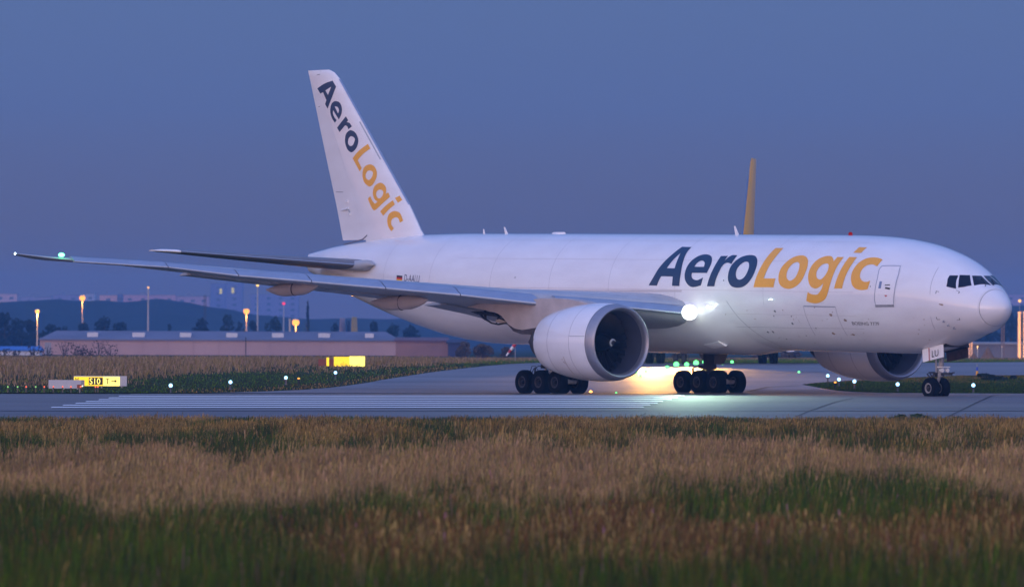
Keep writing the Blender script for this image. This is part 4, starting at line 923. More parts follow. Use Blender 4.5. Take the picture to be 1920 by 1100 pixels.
o, rf, he, hr, L = shed('long_shed', 'long low shed with a pinkish wall and grey roof on the left', 76, 745, 637.5, 619.5, 1420, 20, wallp, roofg, bays=14, hip=2.4)
kx = 1420 / FPX
for i, (x0, x1) in enumerate(((162, 182), (247, 270), (336, 357), (423, 444), (509, 531), (596, 618), (684, 700))):
    m = MB(); xa, xb = (x0 - 76) * kx, (x1 - 76) * kx; m.box(xa, xb, 2.5, 5.5, he + .45, he + .45 + 10.5 * kx); m.build('roof_light', mat('roof_light_white', (.62, .62, .64), .6), rf, smooth=False)
m = MB(); m.box(8 * kx, 20 * kx, -.04, 0, .1, he - .4); m.build('shed_door', mat('grey_door', (.28, .28, .32), .6), o, smooth=False)
shed('blue_roofed_shed', 'low white shed with a blue roof at the left edge', -40, 74, 657.5, 648.5, 1330, 8, mat('white_wall', (.62, .62, .66), .7), mat('blue_roof', (.03, .15, .45), .6))
shed('red_shed', 'reddish brown shed right of the long shed', 742, 840, 640, 632, 1300, 10, mat('red_wall', (.36, .19, .15), .8, noise_amt=.3, noise_scale=.2), mat('red_roof', (.14, .07, .08), .8))
shed('navy_shed', 'dark navy shed beside the reddish shed', 840, 874, 644, 636, 1290, 10, mat('navy_wall', (.035, .035, .09), .8), mat('navy_roof', (.03, .03, .06), .8))
shed('grey_yard_shed', 'flat grey shed under the nose behind the yard', 1790, 1990, 645.5, 640.5, 1260, 14, mat('grey_wall', (.17, .16, .17), .8), mat('grey_roof', (.28, .27, .27), .8), bays=9)
def crate(x0, x1, y0, y1, t, mm, name, label, cat):
    a, b = W(x0, y0, t), W(x1, y0, t); z0 = W(x0, y1, t).z - .5; o = empty(name, label, cat, (a.x, t, z0)); h = a.z - z0; L = b.x - a.x
    m = MB(); m.box(0, L, 0, 2.4, 0, h); m.build('body', mm, o, smooth=False); m = MB(); m.box(-.03, L + .03, -.03, 2.43, h, h + .08); m.build('lid', mm, o, smooth=False); return o
m_or = mat('orange_heap', (.20, .11, .05), .9)
for x, y, w_, h_, lb in ((1826, 664, 10, 6, 'small orange lit heap at the foot of the short lamp'), (1852, 655, 14, 12, 'brown mound in the yard behind the nose')):
    c = W(x, y, 1140); z0 = terrain(c.x, 1140); o = empty('gravel_heap', lb, 'heap', (c.x, 1140, z0)); m = MB()
    hh = c.z + h_ / 2 * 1140 / FPX - z0; ww = w_ * 1140 / FPX
    m.rev([(hh, .02), (hh * .8, ww * .25), (hh * .4, ww * .6), (0, ww), (-.2, ww * 1.1)], 'z', (0, 0, 0), 14)
    for i, v in enumerate(m.v): m.v[i] = (v[0] * (1 + .15 * noise.noise(Vector(v) * 2)), v[1], v[2] * (1 + .1 * noise.noise(Vector(v))))
    m.build('heap_body', m_or, o); m = MB(); m.box(-ww * .3, -ww * .1, -ww * .7, -ww * .5, 0, hh * .5); m.build('edging_board', m_or, o, smooth=False)
# parked aircraft tails beyond the shed roof
for x0, x1, y0, col, lb in ((635.5, 648.5, 596, (.50, .36, .36), 'pinkish grey tail of an airliner parked beyond the shed'), (649.5, 656.5, 601, (.02, .03, .12), 'navy tail of an airliner parked beyond the shed'), (657.5, 671, 594, (.60, .38, .08), 'yellow tail of an airliner parked beyond the shed')):
    t = 1650; a, b, c = W(x0, 622, t), W(x1, 622, t), W(x0, y0, t); z0 = terrain(a.x, t); o = empty('parked_airliner', lb, 'airplane', ((a.x + b.x) / 2, t, z0)); h = c.z - z0; w_ = (b.x - a.x) / 2
    mm = mat('tail_%d' % int(x0), col, .5); m = MB(); m.loft([[(-w_ * 1.0, -.3, 2.5), (-w_ * 1.0, .3, 2.5), (w_, 3.2, 2.5), (w_, 2.8, 2.5)], [(-w_ * .75, -.15, h), (-w_ * .75, .1, h), (w_ * .6, 4.4, h), (w_ * .6, 4.3, h)]], True, True); m.build('tail_fin', mm, o, smooth=False)
    m = MB(); m.rev([(-1, .1), (0, 1.0), (4, 1.55), (22, 1.55), (26, .9), (28, .1)], 'y', (0, 0, 2.4), 20); m.build('fuselage', white2, o)
    m = MB(); m.box(-13, 13, 10, 13, 1.6, 1.9); m.build('wing', greyp, o, smooth=False)
    m = MB()
    for xx, yy in ((-2, 12), (2, 12), (0, 23)): m.tube([(xx - .2, yy, .45), (xx + .2, yy, .45)], .45, 12); m.tube([(xx, yy, .45), (xx, yy, 1.8)], .1, 6)
    m.build('landing_gear', dark, o)

# far town in the haze
def block(x0, x1, ytop, t, col, label, lit=()):
    a, b = W(x0, ytop, t), W(x1, ytop, t); z0 = -1; o = empty('town_block', label, 'building', (a.x, t, z0)); L = b.x - a.x; h = a.z - z0
    mm = mat('town_wall_%d' % int(abs(x0)), col, .8); m = MB(); m.box(0, L, 0, 14, 0, h); m.build('wall', mm, o, smooth=False)
    m = MB(); m.box(-.2, L + .2, -.2, 14.2, h, h + .5); m.box(L * .3, L * .45, 4, 8, h + .5, h + 2.2); m.build('roof', mat('town_roof', (.2, .2, .22), .8), o, smooth=False)
    n = max(1, int(L / 7)); sh = None
    for i in range(n):
        for j in range(max(1, min(5, int(h / 6)))):
            if sh is None: mb = MB(); mb.box(0, 2.6, -.05, 0, 0, 1.6); sh = mb.build('window', mat('town_window', (.06, .07, .10), .2), o, smooth=False); q = sh
            else: q = child_copy(sh, o)
            q.location = (L * (i + .5) / n - 1.3, 0, h - 3.5 - j * 4.2)
    for x, y, c in lit:
        p = W(x, y, t); mb = MB(); mb.box(p.x - a.x - .9, p.x - a.x + .9, -.15, -.05, p.z - z0 - 2.2, p.z - z0 + 1.6); mb.build('lit_window', lamp_mat('lit_window_%d' % int(c[1] * 100), c, .9), o, smooth=False)
block(-30, 32, 551, 4860, (.55, .38, .36), 'wide pinkish town block at the far left')
block(40, 95, 557, 5130, (.28, .24, .30), 'low grey town block between the far left block and the high lamp')
block(100, 150, 553, 5265, (.24, .20, .28), 'grey violet town block left of the high orange lamp')
block(160, 178, 551, 4995, (.36, .38, .46), 'narrow pale town tower right of the high orange lamp')
block(187, 219, 553.5, 4725, (.60, .34, .26), 'salmon coloured town block')
block(220, 229, 552, 4590, (.10, .12, .22), 'slim dark town tower between the salmon and the long rosy block')
block(231, 330, 553, 4725, (.48, .28, .30), 'long rosy town block')
block(331, 392, 556, 4860, (.42, .28, .32), 'rosy town block left of the twin towers')
block(395, 424, 532, 5265, (.16, .16, .30), 'dark high rise with yellow lit windows, the left one', ((414, 545, (1, .8, .15)),))
block(424.5, 455, 530, 5197, (.17, .17, .31), 'dark high rise with yellow lit windows, the right one', ((436.5, 543.5, (1, .8, .15)),))
block(470, 560, 552, 5400, (.20, .19, .32), 'broad bluish town block behind the wing fairing')
block(1885, 1990, 552, 5265, (.34, .26, .36), 'faint violet town block beyond the nose')

# wooded ridge
def ridge(name, label, t, prof, mm, depth=160, seed=3):
    mb = MB(); R = []; xs_ = [prof[0][0] + (prof[-1][0] - prof[0][0]) * i / 420 for i in range(421)]
    for dz in (0, .25, .6, 1):
        row = []
        for x in xs_:
            h = W(x, lerpT(prof, x), t).z; p = W(x, 600, t); b = 1 + .05 * noise.noise(Vector((p.x / 14, seed, dz * 3))) + .07 * noise.noise(Vector((p.x / 45, seed, 0)))
            dpt = depth * (1 - dz) * .5
            row.append((p.x, t - dpt + 6 * noise.noise(Vector((p.x / 9, dz * 5, seed))), -3 + (h + 3) * (dz ** .6) * b))
        R.append(row)
    R.append([(p[0], t + depth, -3) for p in R[-1]])
    mb.loft(R, False); return mb.build(name, mm, kind='structure', label=label, smooth=False)
wood = mat('far_woodland', (.004, .014, .012), .95, noise_amt=.6, noise_scale=.05)
ridge('wooded_hill', None, 2900, [(-300, 560), (0, 562), (60, 563), (110, 560), (170, 570), (230, 568), (300, 560), (360, 566), (420, 575), (520, 596), (640, 600), (900, 592), (1300, 588), (1700, 580), (1880, 576), (2000, 572), (2200, 570)], wood)

# ------------------------------------------------------------------ trees
bark = mat('bark', (.05, .04, .03), .9)
leafA = mat('dark_leaves', (.004, .014, .012), .85, noise_amt=.5, noise_scale=.6)
leafB = mat('mid_leaves', (.010, .026, .012), .85, noise_amt=.5, noise_scale=.6)
def tree(label, x, ytop, wpx, t, lm, group=None, conic=False, seed=0, name='broadleaf_tree', base=None):
    R_ = random.Random(seed * 13 + int(x)); tp = W(x, ytop, t); z0 = terrain(tp.x, t) - .3 if base is None else base; h = tp.z - z0; w_ = wpx * t / FPX / 2
    o = empty(name, label, 'tree', (tp.x, t, z0), 0, group)
    m = MB(); m.tube([(0, 0, 0), (.05 * w_, 0, h * .35), (0, 0, h * .8)], [max(.12, h * .028), max(.09, h * .02), .04], 7)
    for k in range(6):
        a = R_.uniform(0, 2 * pi); z_ = h * R_.uniform(.2, .6); m.tube([(0, 0, z_), (cos(a) * w_ * .6, sin(a) * w_ * .6, z_ + h * .2)], [h * .012, .02], 5)
    m.build('trunk', bark, o)
    m = MB(); lobes = []
    for k in range(16 if not conic else 10):
        zz = R_.uniform(.22, .88); q = (1 - zz) * 1.1 if conic else sin(pi * min(1, max(.08, (zz - .02)))) ** .5
        a = R_.uniform(0, 2 * pi); rr = w_ * q * R_.uniform(.25, .8); lobes.append((Vector((cos(a) * rr, sin(a) * rr, zz * h)), w_ * R_.uniform(.25, .48) * (q if conic else 1), h * R_.uniform(.09, .16)))
    lobes.append((Vector((0, 0, h * .87)), w_ * (.2 if conic else .42), h * .13))
    for c, rw_, rh in lobes:
        for k in range(64):
            d = Vector((R_.gauss(0, 1), R_.gauss(0, 1), R_.gauss(0, 1))).normalized() * R_.uniform(.5, 1.05)
            p = c + Vector((d.x * rw_, d.y * rw_, d.z * rh)); s_ = (w_ * .11 + .05) * R_.uniform(.5, 1.3)
            a = Vector((R_.gauss(0, 1), R_.gauss(0, 1), R_.gauss(0, 1))).normalized() * s_; b = a.orthogonal().normalized() * s_ * .8
            m.add([p - a, p + b, p + a, p - b], [(0, 1, 2, 3)])
    m.build('crown', lm, o, smooth=False); return o
i = 0
for x, y, wd in ((-30, 584, 62), (8, 586, 60), (40, 598, 52), (62, 603, 40), (95, 606, 44), (122, 611, 34), (160, 605, 36), (196, 592, 48), (226, 604, 38)):
    i += 1; tree('dark broadleaf tree of the belt behind the left sheds', x, y, wd, 1560 + 12 * i, leafA, 'tree belt behind the left sheds', seed=i)
for x, y, wd, lb in ((318, 607, 20, 'small round tree behind the shed, rightmost before the dark mast'), (378, 596, 40, 'broad dark tree at the foot of the dark mast'), (424, 589, 30, 'round dark tree left of the bright orange street lamp'), (450, 602, 26, 'small tree touching the bright orange street lamp'), (474, 600, 24, 'small tree right of the bright orange street lamp'),
                     (516, 593, 40, 'wide dark tree left of the low orange lamp'), (628, 604, 20, 'small tree left of the parked airliner tails'), (702, 600, 26, 'lone tree right of the yellow airliner tail'), (735, 606, 30, 'tree just under the rear fuselage'), (770, 610, 40, 'broad tree behind the reddish shed')):
    i += 1; tree(lb, x, y, wd, 1600 + i * 4, leafB if i % 3 == 0 else leafA, seed=i)
tree('tall narrow conifer behind the shed, right of the low orange lamp', 577, 562, 22, 1700, leafA, conic=True, seed=40, name='conifer_tree')
for x, y, wd in ((1895, 584, 22), (1908, 590, 22), (1922, 583, 30), (1880, 598, 30), (1860, 612, 34), (1935, 588, 30), (1838, 622, 30)):
    i += 1; tree('dark tree of the belt beyond the nose', x, y, wd, 1700 + 5 * i, leafA, 'trees beyond the nose', seed=i)
for x, y, wd in ((870, 640, 34), (905, 645, 40), (950, 650, 30), (1222, 650, 26), (1275, 655, 30), (1340, 652, 40), (1420, 655, 30), (1480, 650, 44), (1540, 652, 44)):
    i += 1; tree('brown green bush in the far meadow below the fuselage', x, y, wd, 960 + 6 * (i % 7), mat('brown_leaves', (.11, .07, .035), .9, noise_amt=.4, noise_scale=.8), 'bushes in the far meadow', seed=i, name='meadow_bush')
for x, y, wd, lb in ((1846, 701.5, 34, 'low dark green bush at the blue and yellow marker'), (1868, 707, 46, 'flat green bush in the middle of the right grass'), (1900, 704.5, 12, 'small green bush near the right edge')):
    p = gp(x, y + 6); i += 1; tree(lb, x, y, wd, p.y, leafB, seed=i, name='low_bush', base=p.z - .05)
for x, y, wd, lb in ((1690, 781, 40, 'leafy bush on the near pavement edge, left one'), (1722, 780, 46, 'leafy bush on the near pavement edge, middle one'), (1795, 784, 22, 'small leafy bush on the near pavement edge, right one')):
    i += 1; q = W(x, y - 3, 347); tree(lb, x, y - 3, wd, 347, mat('roadside_leaves', (.045, .085, .022), .85, noise_amt=.5, noise_scale=3), seed=i, name='roadside_bush')
# dead weeds in front of the shed
for n_, (x, h) in enumerate(((8, 12), (62, 16), (88, 13), (122, 21), (147, 17), (152, 14), (186, 22), (206, 17), (30, 9), (170, 10))):
    R_ = random.Random(n_); t = 900; b = W(x, 668, t); o = empty('dead_weed', 'dry branching weed standing in front of the left sheds', 'plant', (b.x, t, terrain(b.x, t)), 0, 'dead weeds before the sheds'); H = (h * 1.35 + 4) * t / FPX
    m = MB(); 
    for k in range(5): u_ = R_.uniform(-.5, .5); m.tube([(0, 0, 0), (u_ * H * .45, 0, H * .5), (u_ * H * .8, 0, H * R_.uniform(.75, 1.05))], [.05, .035, .02], 5)
    for k in range(9):
        a = R_.uniform(-1, 1) * .9; z_ = H * R_.uniform(.2, .8); L = H * R_.uniform(.2, .5); m.tube([(0, 0, z_), (a * L * .7, R_.uniform(-.2, .2), z_ + L)], .016, 4)
    m.build('stem', mat('weed_stem', (.035, .026, .024), .9), o); m = MB()
    for k in range(46):
        c = Vector((R_.uniform(-.5, .5) * H * 1.1, R_.uniform(-.1, .1), H * R_.uniform(.35, 1.05))); s_ = R_.uniform(.04, .11); m.add([c + Vector((-s_, 0, 0)), c + Vector((0, 0, s_)), c + Vector((s_, 0, 0)), c + Vector((0, 0, -s_))], [(0, 1, 2, 3)])
    m.build('seed_head', mat('weed_head', (.03, .024, .022), .9), o, smooth=False, kind='stuff')

# ------------------------------------------------------------------ the second freighter, yellow tailed, far behind
t2 = 628; mc = W(1334, 681, t2); zt2 = terrain(mc.x, t2); a3 = empty('distant_freighter', 'yellow tailed freighter taxiing behind, its tail above the fuselage crown', 'airplane', (mc.x, t2, zt2), radians(-90 - 9.5))
# own axes: x forward (towards the camera), origin between the main wheels
yt = mat('yellow_tail_paint', (.95, .46, .008), .35, coat=.3); pw = white2
def ell(x, r, z): return [(x, r * cos(2 * pi * k / 36), z + r * sin(2 * pi * k / 36)) for k in range(36)]
m = MB(); m.loft([ell(x, r, z) for x, r, z in ((24.6, .05, 4.0), (24.3, .8, 4.1), (23.2, 1.6, 4.3), (21.5, 2.3, 4.5), (18.8, 2.75, 4.65), (15, 2.82, 4.7), (-8, 2.82, 4.7), (-14, 2.5, 5.0), (-20, 1.7, 5.6), (-26, .8, 6.1), (-28.6, .2, 6.4))], True, True); m.build('fuselage', pw, a3)
def slab(sts, m_, name, axis='y'):
    mb = MB(); mb.loft([[(xl, a, z) if axis == 'y' else (xl, 0, a) for xl in (0,)] or [] for a in ()] or [[(0, 0, 0)] * 4] * 0, True) if False else None
    R = []
    for a, xl, c, z, th in sts:
        sec = [(xl, 0), (xl - c * .12, th * .5), (xl - c * .4, th * .6), (xl - c, 0), (xl - c * .4, -th * .4), (xl - c * .12, -th * .4)]
        R.append([(x_, a, z + q) if axis == 'y' else (x_, q, a) for x_, q in sec])
    mb = MB(); mb.loft(R, True, True); return mb.build(name, m_, a3)
for sd_ in (-1, 1):
    slab([(sd_ * 2.2, 8.0, 10.0, 3.2, 1.3), (sd_ * 8, 4.0, 7.0, 3.9, .8), (sd_ * 22.4, -5.6, 2.8, 5.2, .3)], greyp, 'wing')
    slab([(sd_ * 1.0, -20, 5.2, 6.3, .5), (sd_ * 8.1, -25.5, 2.2, 7.2, .2)], greyp, 'tailplane')
    m = MB(); m.rev([(9.6, 1.12), (9.8, 1.3), (8.5, 1.4), (6.5, 1.25), (5.0, .9)], 'x', (0, sd_ * 7.9, 2.35), 32); e = m.build('engine', pw, a3); m = MB(); m.rev([(9.5, 1.1), (8.6, 1.08), (8.6, .01)], 'x', (0, sd_ * 7.9, 2.35), 24); m.build('fan', dark, e)
    m = MB()
    for dx in (-.7, .7):
        for dy in (-.47, .47):
            m.rev([(-.2, .3), (-.22, .5), (-.15, .6), (.15, .6), (.22, .5), (.2, .3)], 'y', (dx, sd_ * 4.8 + dy, .6), 24); m.tube([(dx, sd_ * 4.8 + dy - .2, .6), (dx, sd_ * 4.8 + dy + .2, .6)], .3, 12)
    g_ = m.build('main_wheels', tyre_m, a3); m = MB(); m.tube([(0, sd_ * 4.8, .6), (0, sd_ * 4.6, 3.4)], .2, 10); m.box(-.8, .8, sd_ * 4.8 - .1, sd_ * 4.8 + .1, .55, .75); m.build('gear_leg', dark, g_)
m = MB(); m.rev([(-.15, .45), (.15, .45)], 'y', (18.6, -.35, .45), 20); m.rev([(-.15, .45), (.15, .45)], 'y', (18.6, .35, .45), 20); m.tube([(18.6, 0, .45), (18.6, 0, 2.6)], .15, 8); m.build('nose_gear', dark, a3)
h_ = 17.9; slab([(6.6, -16.9, 8.0, 0, .7), (10, -19.0, 7.2, 0, .55), (h_ - .3, -24.4, 3.5, 0, .26), (h_, -24.8, 3.1, 0, .14)], yt, 'tail_fin', 'z')
m = MB(); m.loft([[(-16.95 - (z - 6.6) * .716 + .0, -.05, z), (-16.85 - (z - 6.6) * .716, -.17, z), (-16.95 - (z - 6.6) * .716 - .12, -.24, z)] for z in (7.5, 10, 13, 16.3)], False); m.build('fin_leading_edge', mat('edge_blue', (.10, .25, .60), .4), a3)
v, f = text2d('DHL', 1.1); m = MB(); m.add([(-27.2 + x * 1.6, -.46 if False else -.50, 10.6 + y) for x, y in v], f)
m.build('tail_lettering', mat('maroon_print', (.35, .02, .05), .5), a3, smooth=False)
A3M = Matrix.Translation(a3.location) @ Matrix.Rotation(radians(-99.5), 4, 'Z')
for y_ in (-2.5, 2.5):
    m = MB(); m.rev([(-.05, .22), (.02, .2), (.05, .01)], 'x', (8.3, y_, 3.4), 14); m.build('landing_light', lamp_mat('warm_landing_lens', (1, .78, .42), 20), a3)
def spotw(name, p, target, e, col, size, blend, soft=.2):
    return spot(name, p, target, e, col, size, blend, soft)
for px_, dx_ in ((1228, -3.5), (1286, 1.0)):
    P2 = W(px_, 612, 606)
    spotw('taxi_beam', P2, (P2.x + dx_, P2.y - 200, terrain(P2.x, P2.y - 200) - .6), 900000, (1, .50, .13), 14, 1., 1.)

for x, y, lb in ((1566, 727, 'added orange lamp lighting the tip of the grass island'), (560, 719, 'added orange lamp lighting the grass beside the left blue edge lights')):  # invented fittings, added to cast the orange patches on the grass
    p = gp(x, y + 2); o = empty('grass_fill_lamp', lb, 'lamp', p); m = MB(); m.tube([(0, 0, -.05), (0, 0, .35)], .05, 8); m.build('post', dark, o)
    m = MB(); m.rev([(.35, .02), (.37, .08), (.41, .06), (.43, .01)], 'z', (0, 0, 0), 10); m.build('lens', lamp_mat('fill_lamp_lens', (1, .35, .05), 3), o)
    l = bpy.data.lights.new('grass_fill_light', 'POINT'); l.energy = 110; l.color = (1, .30, .04); l.shadow_soft_size = .1
    q = bpy.data.objects.new('grass_fill_light', l); COL.objects.link(q); q.parent = o; q.location = (0, 0, .8)

mast(460.2, 461.8, 636, 880, dark, 'slim_post', 'slim dark post standing in the far meadow before the long shed', 'post')
# ------------------------------------------------------------------ meadow grass
import numpy as np
def vnoise(x, y, s, seed):
    return np.array([noise.noise(Vector((a / s, b / s, seed))) for a, b in zip(x, y)])
def grid_noise(x, y, sx, sy, seed, octaves=3):
    """smooth value noise on arrays"""
    out = np.zeros_like(x); amp = 1.; tot = 0
    rs = np.random.RandomState(seed)
    for o_ in range(octaves):
        G = rs.rand(257, 257) * 2 - 1
        gx = (x / sx * 2 ** o_ + 1000) % 256; gy = (y / sy * 2 ** o_ + 1000) % 256
        ix = gx.astype(int); iy = gy.astype(int); fx = gx - ix; fy = gy - iy; fx = fx * fx * (3 - 2 * fx); fy = fy * fy * (3 - 2 * fy)
        v = G[ix, iy] * (1 - fx) * (1 - fy) + G[ix + 1, iy] * fx * (1 - fy) + G[ix, iy + 1] * (1 - fx) * fy + G[ix + 1, iy + 1] * fx * fy
        out += amp * v; tot += amp; amp *= .5
    return out / tot
XS = np.array(xs, float); TS = np.array(ts, float)
ZG = np.array([[terrain(x, t) for x in xs] for t in ts])
def terr_np(x, t):
    i = np.clip(np.searchsorted(TS, t) - 1, 0, len(TS) - 2); j = np.clip(np.searchsorted(XS, x) - 1, 0, len(XS) - 2)
    ft = (t - TS[i]) / (TS[i + 1] - TS[i]); fx = (x - XS[j]) / (XS[j + 1] - XS[j])
    return ZG[i, j] * (1 - ft) * (1 - fx) + ZG[i + 1, j] * ft * (1 - fx) + ZG[i, j + 1] * (1 - ft) * fx + ZG[i + 1, j + 1] * ft * fx
gm = bpy.data.materials.new('grass_blades'); gm.use_nodes = True
_t = gm.node_tree; _b = _t.nodes['Principled BSDF']; _b.inputs['Roughness'].default_value = .8; _b.inputs['Specular IOR Level'].default_value = .05
_a = _t.nodes.new('ShaderNodeAttribute'); _a.attribute_name = 'tint'; _t.links.new(_a.outputs['Color'], _b.inputs['Base Color'])
def grass_mesh(name, x, t, h, wd, lean, tint, head, seed, label=None):
    n = len(x); rs = np.random.RandomState(seed); z = terr_np(x, t) - .03
    az = rs.rand(n) * pi; ca, sa = np.cos(az) , np.sin(az) * .6
    la = rs.rand(n) * 2 * pi; lx = lean * (np.cos(la) * .8 + .2); ly = lean * np.sin(la)
    hb = head  # head half width (0 = plain blade)
    lv = [(0, .8), (.55, .75), (.80, .45), (.90, None), (1.0, .12)]
    V = np.zeros((n, 10, 3), np.float32)
    for k, (u_, q) in enumerate(lv):
        hw = np.maximum(wd * (.45 if q is None else q), hb * (1.0 if q is None else (.55 if k == 4 else .0)) ) if k >= 3 else wd * q
        cx = x + lx * h * u_ ** 2; cy = t + ly * h * u_ ** 2; cz = z + h * u_ * (1 - .12 * lean * u_)
        V[:, 2 * k, 0] = cx - hw * ca; V[:, 2 * k, 1] = cy - hw * sa; V[:, 2 * k, 2] = cz
        V[:, 2 * k + 1, 0] = cx + hw * ca; V[:, 2 * k + 1, 1] = cy + hw * sa; V[:, 2 * k + 1, 2] = cz
    base = (np.arange(n) * 10)[:, None]
    F = np.concatenate([base + np.array([[2 * k, 2 * k + 1, 2 * k + 3, 2 * k + 2]]) for k in range(4)], 1).reshape(-1, 4)
    me = bpy.data.meshes.new(name); me.vertices.add(n * 10); me.vertices.foreach_set('co', V.reshape(-1))
    nf = len(F); me.loops.add(nf * 4); me.loops.foreach_set('vertex_index', F.astype(np.int32).reshape(-1))
    me.polygons.add(nf); me.polygons.foreach_set('loop_start', np.arange(0, nf * 4, 4, dtype=np.int32)); me.update(calc_edges=True)
    at_ = me.attributes.new('tint', 'FLOAT_COLOR', 'POINT'); C = np.ones((n, 10, 4), np.float32); C[:, :, :3] = tint[:, None, :]
    at_.data.foreach_set('color', C.reshape(-1)); me.materials.append(gm)
    o = bpy.data.objects.new(name, me); COL.objects.link(o); o['kind'] = 'stuff'; return o
rs = np.random.RandomState(11)
STRAW = np.array((.32, .22, .075)); PINK = np.array((.33, .20, .10)); OCHRE = np.array((.28, .17, .045)); GREEN = np.array((.060, .105, .008)); DEEP = np.array((.020, .045, .006)); RED = np.array((.15, .072, .026)); BROWN = np.array((.11, .078, .020)); LILAC = np.array((.28, .12, .16))
# near meadow, from below the frame to the pavement edge
N = 480000
t = np.sqrt(rs.rand(N) * (349.5 ** 2 - 84 ** 2) + 84 ** 2); x = (rs.rand(N) * 2 - 1) * (t * .0686 * 1.06 + 3)
px = 960 + x / t * FPX
top = 643.4 + .0035 * (px - 960) + FPX * 3.12 / t        # the row on which the tips show
wy = grid_noise(x, t, 2.6, 30, 3, 4); wx = grid_noise(x, t, 2, 9, 5, 4); fine = grid_noise(x, t, .7, 2.0, 9, 2)
y_ = top + wy * 46; xx = px + wx * 160
def band(a, b, v, s=10): return 1 / (1 + np.exp(-(v - a) / s)) * 1 / (1 + np.exp((v - b) / s))
edge = np.clip((t - 268) / 30, 0, 1)
w_ochre = band(770, 806, y_, 4) * 1.3 * (1 - .7 * band(740, 900, xx, 20)) * (1 - .55 * band(1200, 1680, xx, 30))
w_dark = band(803, 833, y_, 5) * (1.1 * band(-50, 620, xx, 40) + .9 * band(1060, 1600, xx, 40) + .5) + .8 * band(780, 812, y_, 5) * band(1160, 1760, xx, 40) + .6 * band(780, 812, y_, 4) * band(740, 900, xx, 15)
w_pink = band(832, 905, y_, 8) * 1.35 * (1 - .5 * band(1300, 1750, xx, 40) * band(868, 999, y_, 6)) + .5 * band(820, 870, y_, 5) * band(900, 1900, xx, 50)
w_green = 1.5 * band(872, 935, y_, 7) * band(1210, 1790, xx, 30) + .75 * band(905, 960, y_, 8) * band(-200, 900, xx, 80) + .5 * np.clip(wx * 2, 0, 1)+ .2
w_red = .95 * band(940, 1010, y_, 10) * band(620, 2000, xx, 70) + .3 * band(930, 1010, y_, 12)
w_bot = 1.7 * band(998, 1400, y_, 12) + .45 * band(960, 1100, y_, 20) * (1 - band(700, 1500, xx, 100)) + .7 * band(980, 1100, y_, 20) * band(1780, 2000, xx, 30)
Wt = np.stack([w_ochre, w_dark, w_pink, w_green, w_red, w_bot], 1) + .03 + np.abs(fine)[:, None] * .04
Wt = Wt ** 2.0; Wt /= Wt.sum(1, keepdims=True); pick = (Wt.cumsum(1) < rs.rand(N)[:, None]).sum(1).clip(0, 5)
PAL = [[OCHRE, STRAW, BROWN, OCHRE], [DEEP, GREEN, DEEP, BROWN], [PINK, STRAW, PINK, STRAW], [GREEN, GREEN, DEEP, BROWN], [RED, BROWN, RED, STRAW], [DEEP, GREEN, BROWN, GREEN]]
HT = [(.55, .16), (.54, .14), (.58, .16), (.56, .14), (.56, .14), (.56, .16)]
sub = rs.randint(0, 4, N); tint = np.array([[c for c in r] for r in PAL])[pick, sub]
lil = (rs.rand(N) < .012) & (pick >= 4); tint[lil] = LILAC
tint = tint * (1 + .30 * rs.randn(N)).clip(.45, 1.7)[:, None] * (1 + .45 * grid_noise(x, t, 1.6, 7, 21, 3)).clip(.4, 1.8)[:, None]
h = np.array([q[0] for q in HT])[pick] + np.array([q[1] for q in HT])[pick] * rs.randn(N) * .8; h = (h * (1 + .5 * grid_noise(x, t, 1.3, 5, 31, 3))).clip(.15, 1.25); h *= 1 - .55 * np.clip((t - 290) / 45, 0, 1)
head = np.where(np.isin(pick, (0, 2, 4)) & (rs.rand(N) < .55), .010 + .007 * rs.rand(N), 0); wd = (.004 + .006 * rs.rand(N)) * (1 + t / 400)
grass_mesh('meadow_grass', x, t, h, wd, .05 + .26 * rs.rand(N), tint.clip(.01, .9), head, 4)
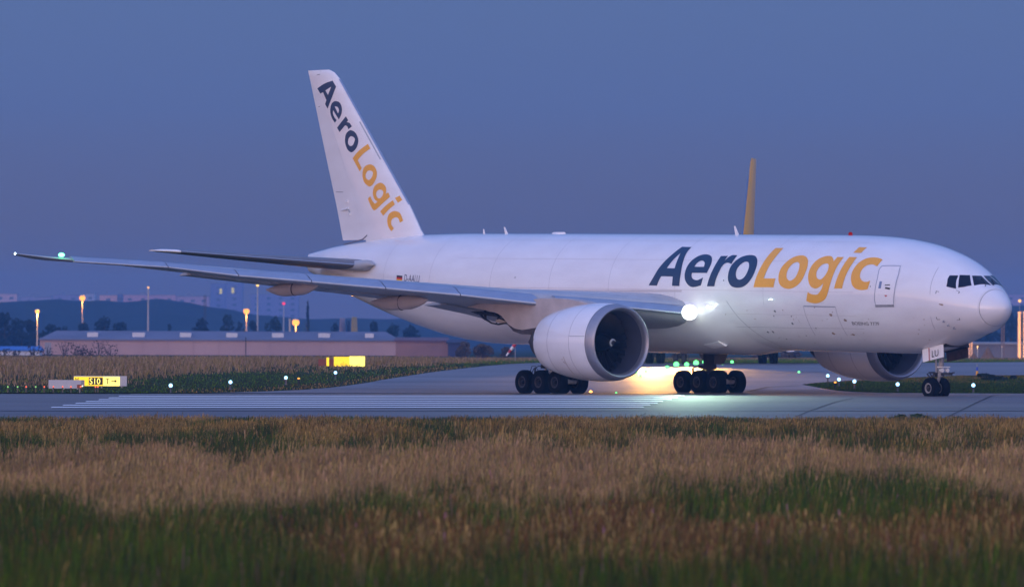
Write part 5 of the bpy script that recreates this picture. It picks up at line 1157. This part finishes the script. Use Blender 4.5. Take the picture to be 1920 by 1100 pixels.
# scattered taller weeds at the near pavement edge
# far meadow on the left and behind the taxiway, and the grass island on the right
EL = [(-100, 738.6), (240, 738.6), (340, 738), (420, 736.9), (500, 734.4), (570, 731.3), (620, 727.3), (650, 723.7), (680, 719.4), (700, 716), (740, 709), (770, 704.3), (820, 697), (880, 690), (948, 683.4), (1010, 680.6), (1200, 681.3), (1660, 681), (2100, 678)]
ex, ey = np.array([e[0] for e in EL]), np.array([e[1] for e in EL])
GL = [722, 716, 700, 690, 672, 670]
def far(name, N, cond, t0, t1, x0f, x1f, seed, hts, pal, wdt):
    rs = np.random.RandomState(seed); t = np.sqrt(rs.rand(N) * (t1 ** 2 - t0 ** 2) + t0 ** 2); px = x0f + rs.rand(N) * (x1f - x0f); x = (px - 960) / FPX * t
    z = terr_np(x, t); yy = 643.4 + .0035 * (px - 960) + (CAM_Z - z) * FPX / t; k = cond(px, yy, t); x, t, px, yy = x[k], t[k], px[k], yy[k]; n = len(x)
    q = grid_noise(x, t, 9, 30, seed, 3); sh = yy - np.interp(px, [0, 250, 420, 700, 1000, 2000], GL) if hts[2] else yy - 716; sh = sh + q * 14 + 3 * rs.randn(n)
    pk = np.where(sh < 0, rs.randint(0, 3, n), 3 + (rs.rand(n) + q * .9 > .62).astype(int) * 2 + rs.randint(0, 2, n)).clip(0, len(pal) - 1)
    verge = (np.interp(px, ex, ey) - yy < 9 + 5 * q) & (px > 330) & (yy > 688); pk = np.where((sh >= 0) & (rs.rand(n) < .92) & (pk > 4), 3 + rs.randint(0, 2, n), pk); pk = np.where(verge & (rs.rand(n) < .8), rs.choice([0, 5, 6], n), pk) if hts[2] else pk
    tall = np.clip(-sh / 12, 0, 1) if hts[2] else np.zeros(n)
    tint = np.array(pal)[pk] * (1 + .25 * rs.randn(n)).clip(.5, 1.6)[:, None]; h = (hts[0] + hts[1] * rs.rand(n)) * (1 + tall * hts[2]); h = np.minimum(h, np.where(t > 780, .30, 9))
    return grass_mesh(name, x, t, h, wdt * (1 + rs.rand(n)), .2 + .3 * rs.rand(n), tint.clip(.01, .9), np.where(rs.rand(n) < .4, wdt * 1.6, 0), seed)
far('far_meadow_grass', 150000, lambda px, yy, t: (yy < np.interp(px, ex, ey) - .6) & (t < 1000) & (t > 405.5), 405, 1000, -90, 2010, 51, (.05, .12, 3.2), [STRAW * .85 + .03, PINK * .85 + .03, BROWN * 1.8, GREEN * 1.6, DEEP * 2.4, OCHRE * .7, STRAW * .8], .020)
IL_lo = [(1503, 721.5), (1522, 725), (1548, 730), (1570, 733), (1600, 735.5), (1660, 737.3), (1750, 738), (2100, 738.8)]; IL_hi = [(1503, 721.5), (1530, 718.5), (1570, 715.5), (1640, 711.5), (1740, 706.8), (1800, 704.5), (2100, 703)]
lx_, ly_ = np.array(IL_lo).T; hx_, hy_ = np.array(IL_hi).T
far('grass_island', 60000, lambda px, yy, t: (yy < np.interp(px, lx_, ly_) - .4) & (yy > np.interp(px, hx_, hy_) + .3), 405, 540, 1500, 2050, 52, (.05, .08, 0), [OCHRE * .7, GREEN, STRAW * .6, GREEN, DEEP, GREEN, OCHRE * .7], .014)

# ------------------------------------------------------------------ evening haze
m = MB(); m.box(-1500, 1500, -300, 5600, -4.5, 52)
hz = m.build('haze', bpy.data.materials.new('haze_air'), smooth=False, kind='stuff'); hm = hz.data.materials[0]; hm.use_nodes = True; ht = hm.node_tree; ht.nodes.clear()
pv = ht.nodes.new('ShaderNodeVolumePrincipled'); pv.inputs['Color'].default_value = (.16, .48, 1, 1); pv.inputs['Density'].default_value = HAZE; pv.inputs['Anisotropy'].default_value = .0
ho = ht.nodes.new('ShaderNodeOutputMaterial'); ht.links.new(pv.outputs[0], ho.inputs['Volume'])

# ------------------------------------------------------------------ labels of look-alikes: by their place in the row
ORD = ['leftmost', 'second', 'third', 'fourth', 'fifth', 'sixth', 'seventh', 'eighth', 'ninth', 'tenth', 'eleventh', 'twelfth']
rows = {}
bpy.context.view_layer.update()
for o in SC.objects:
    if o.parent is None and 'label' in o and 'group' in o: rows.setdefault(o['label'], []).append(o)
for lb, os_ in rows.items():
    if len(os_) > 1:
        os_.sort(key=lambda q: q.location.x / q.location.y)
        for i, o in enumerate(os_): o['label'] = lb + (', leftmost of them' if i == 0 else ', rightmost of them' if i == len(os_) - 1 else ', %s from the left' % ORD[i])
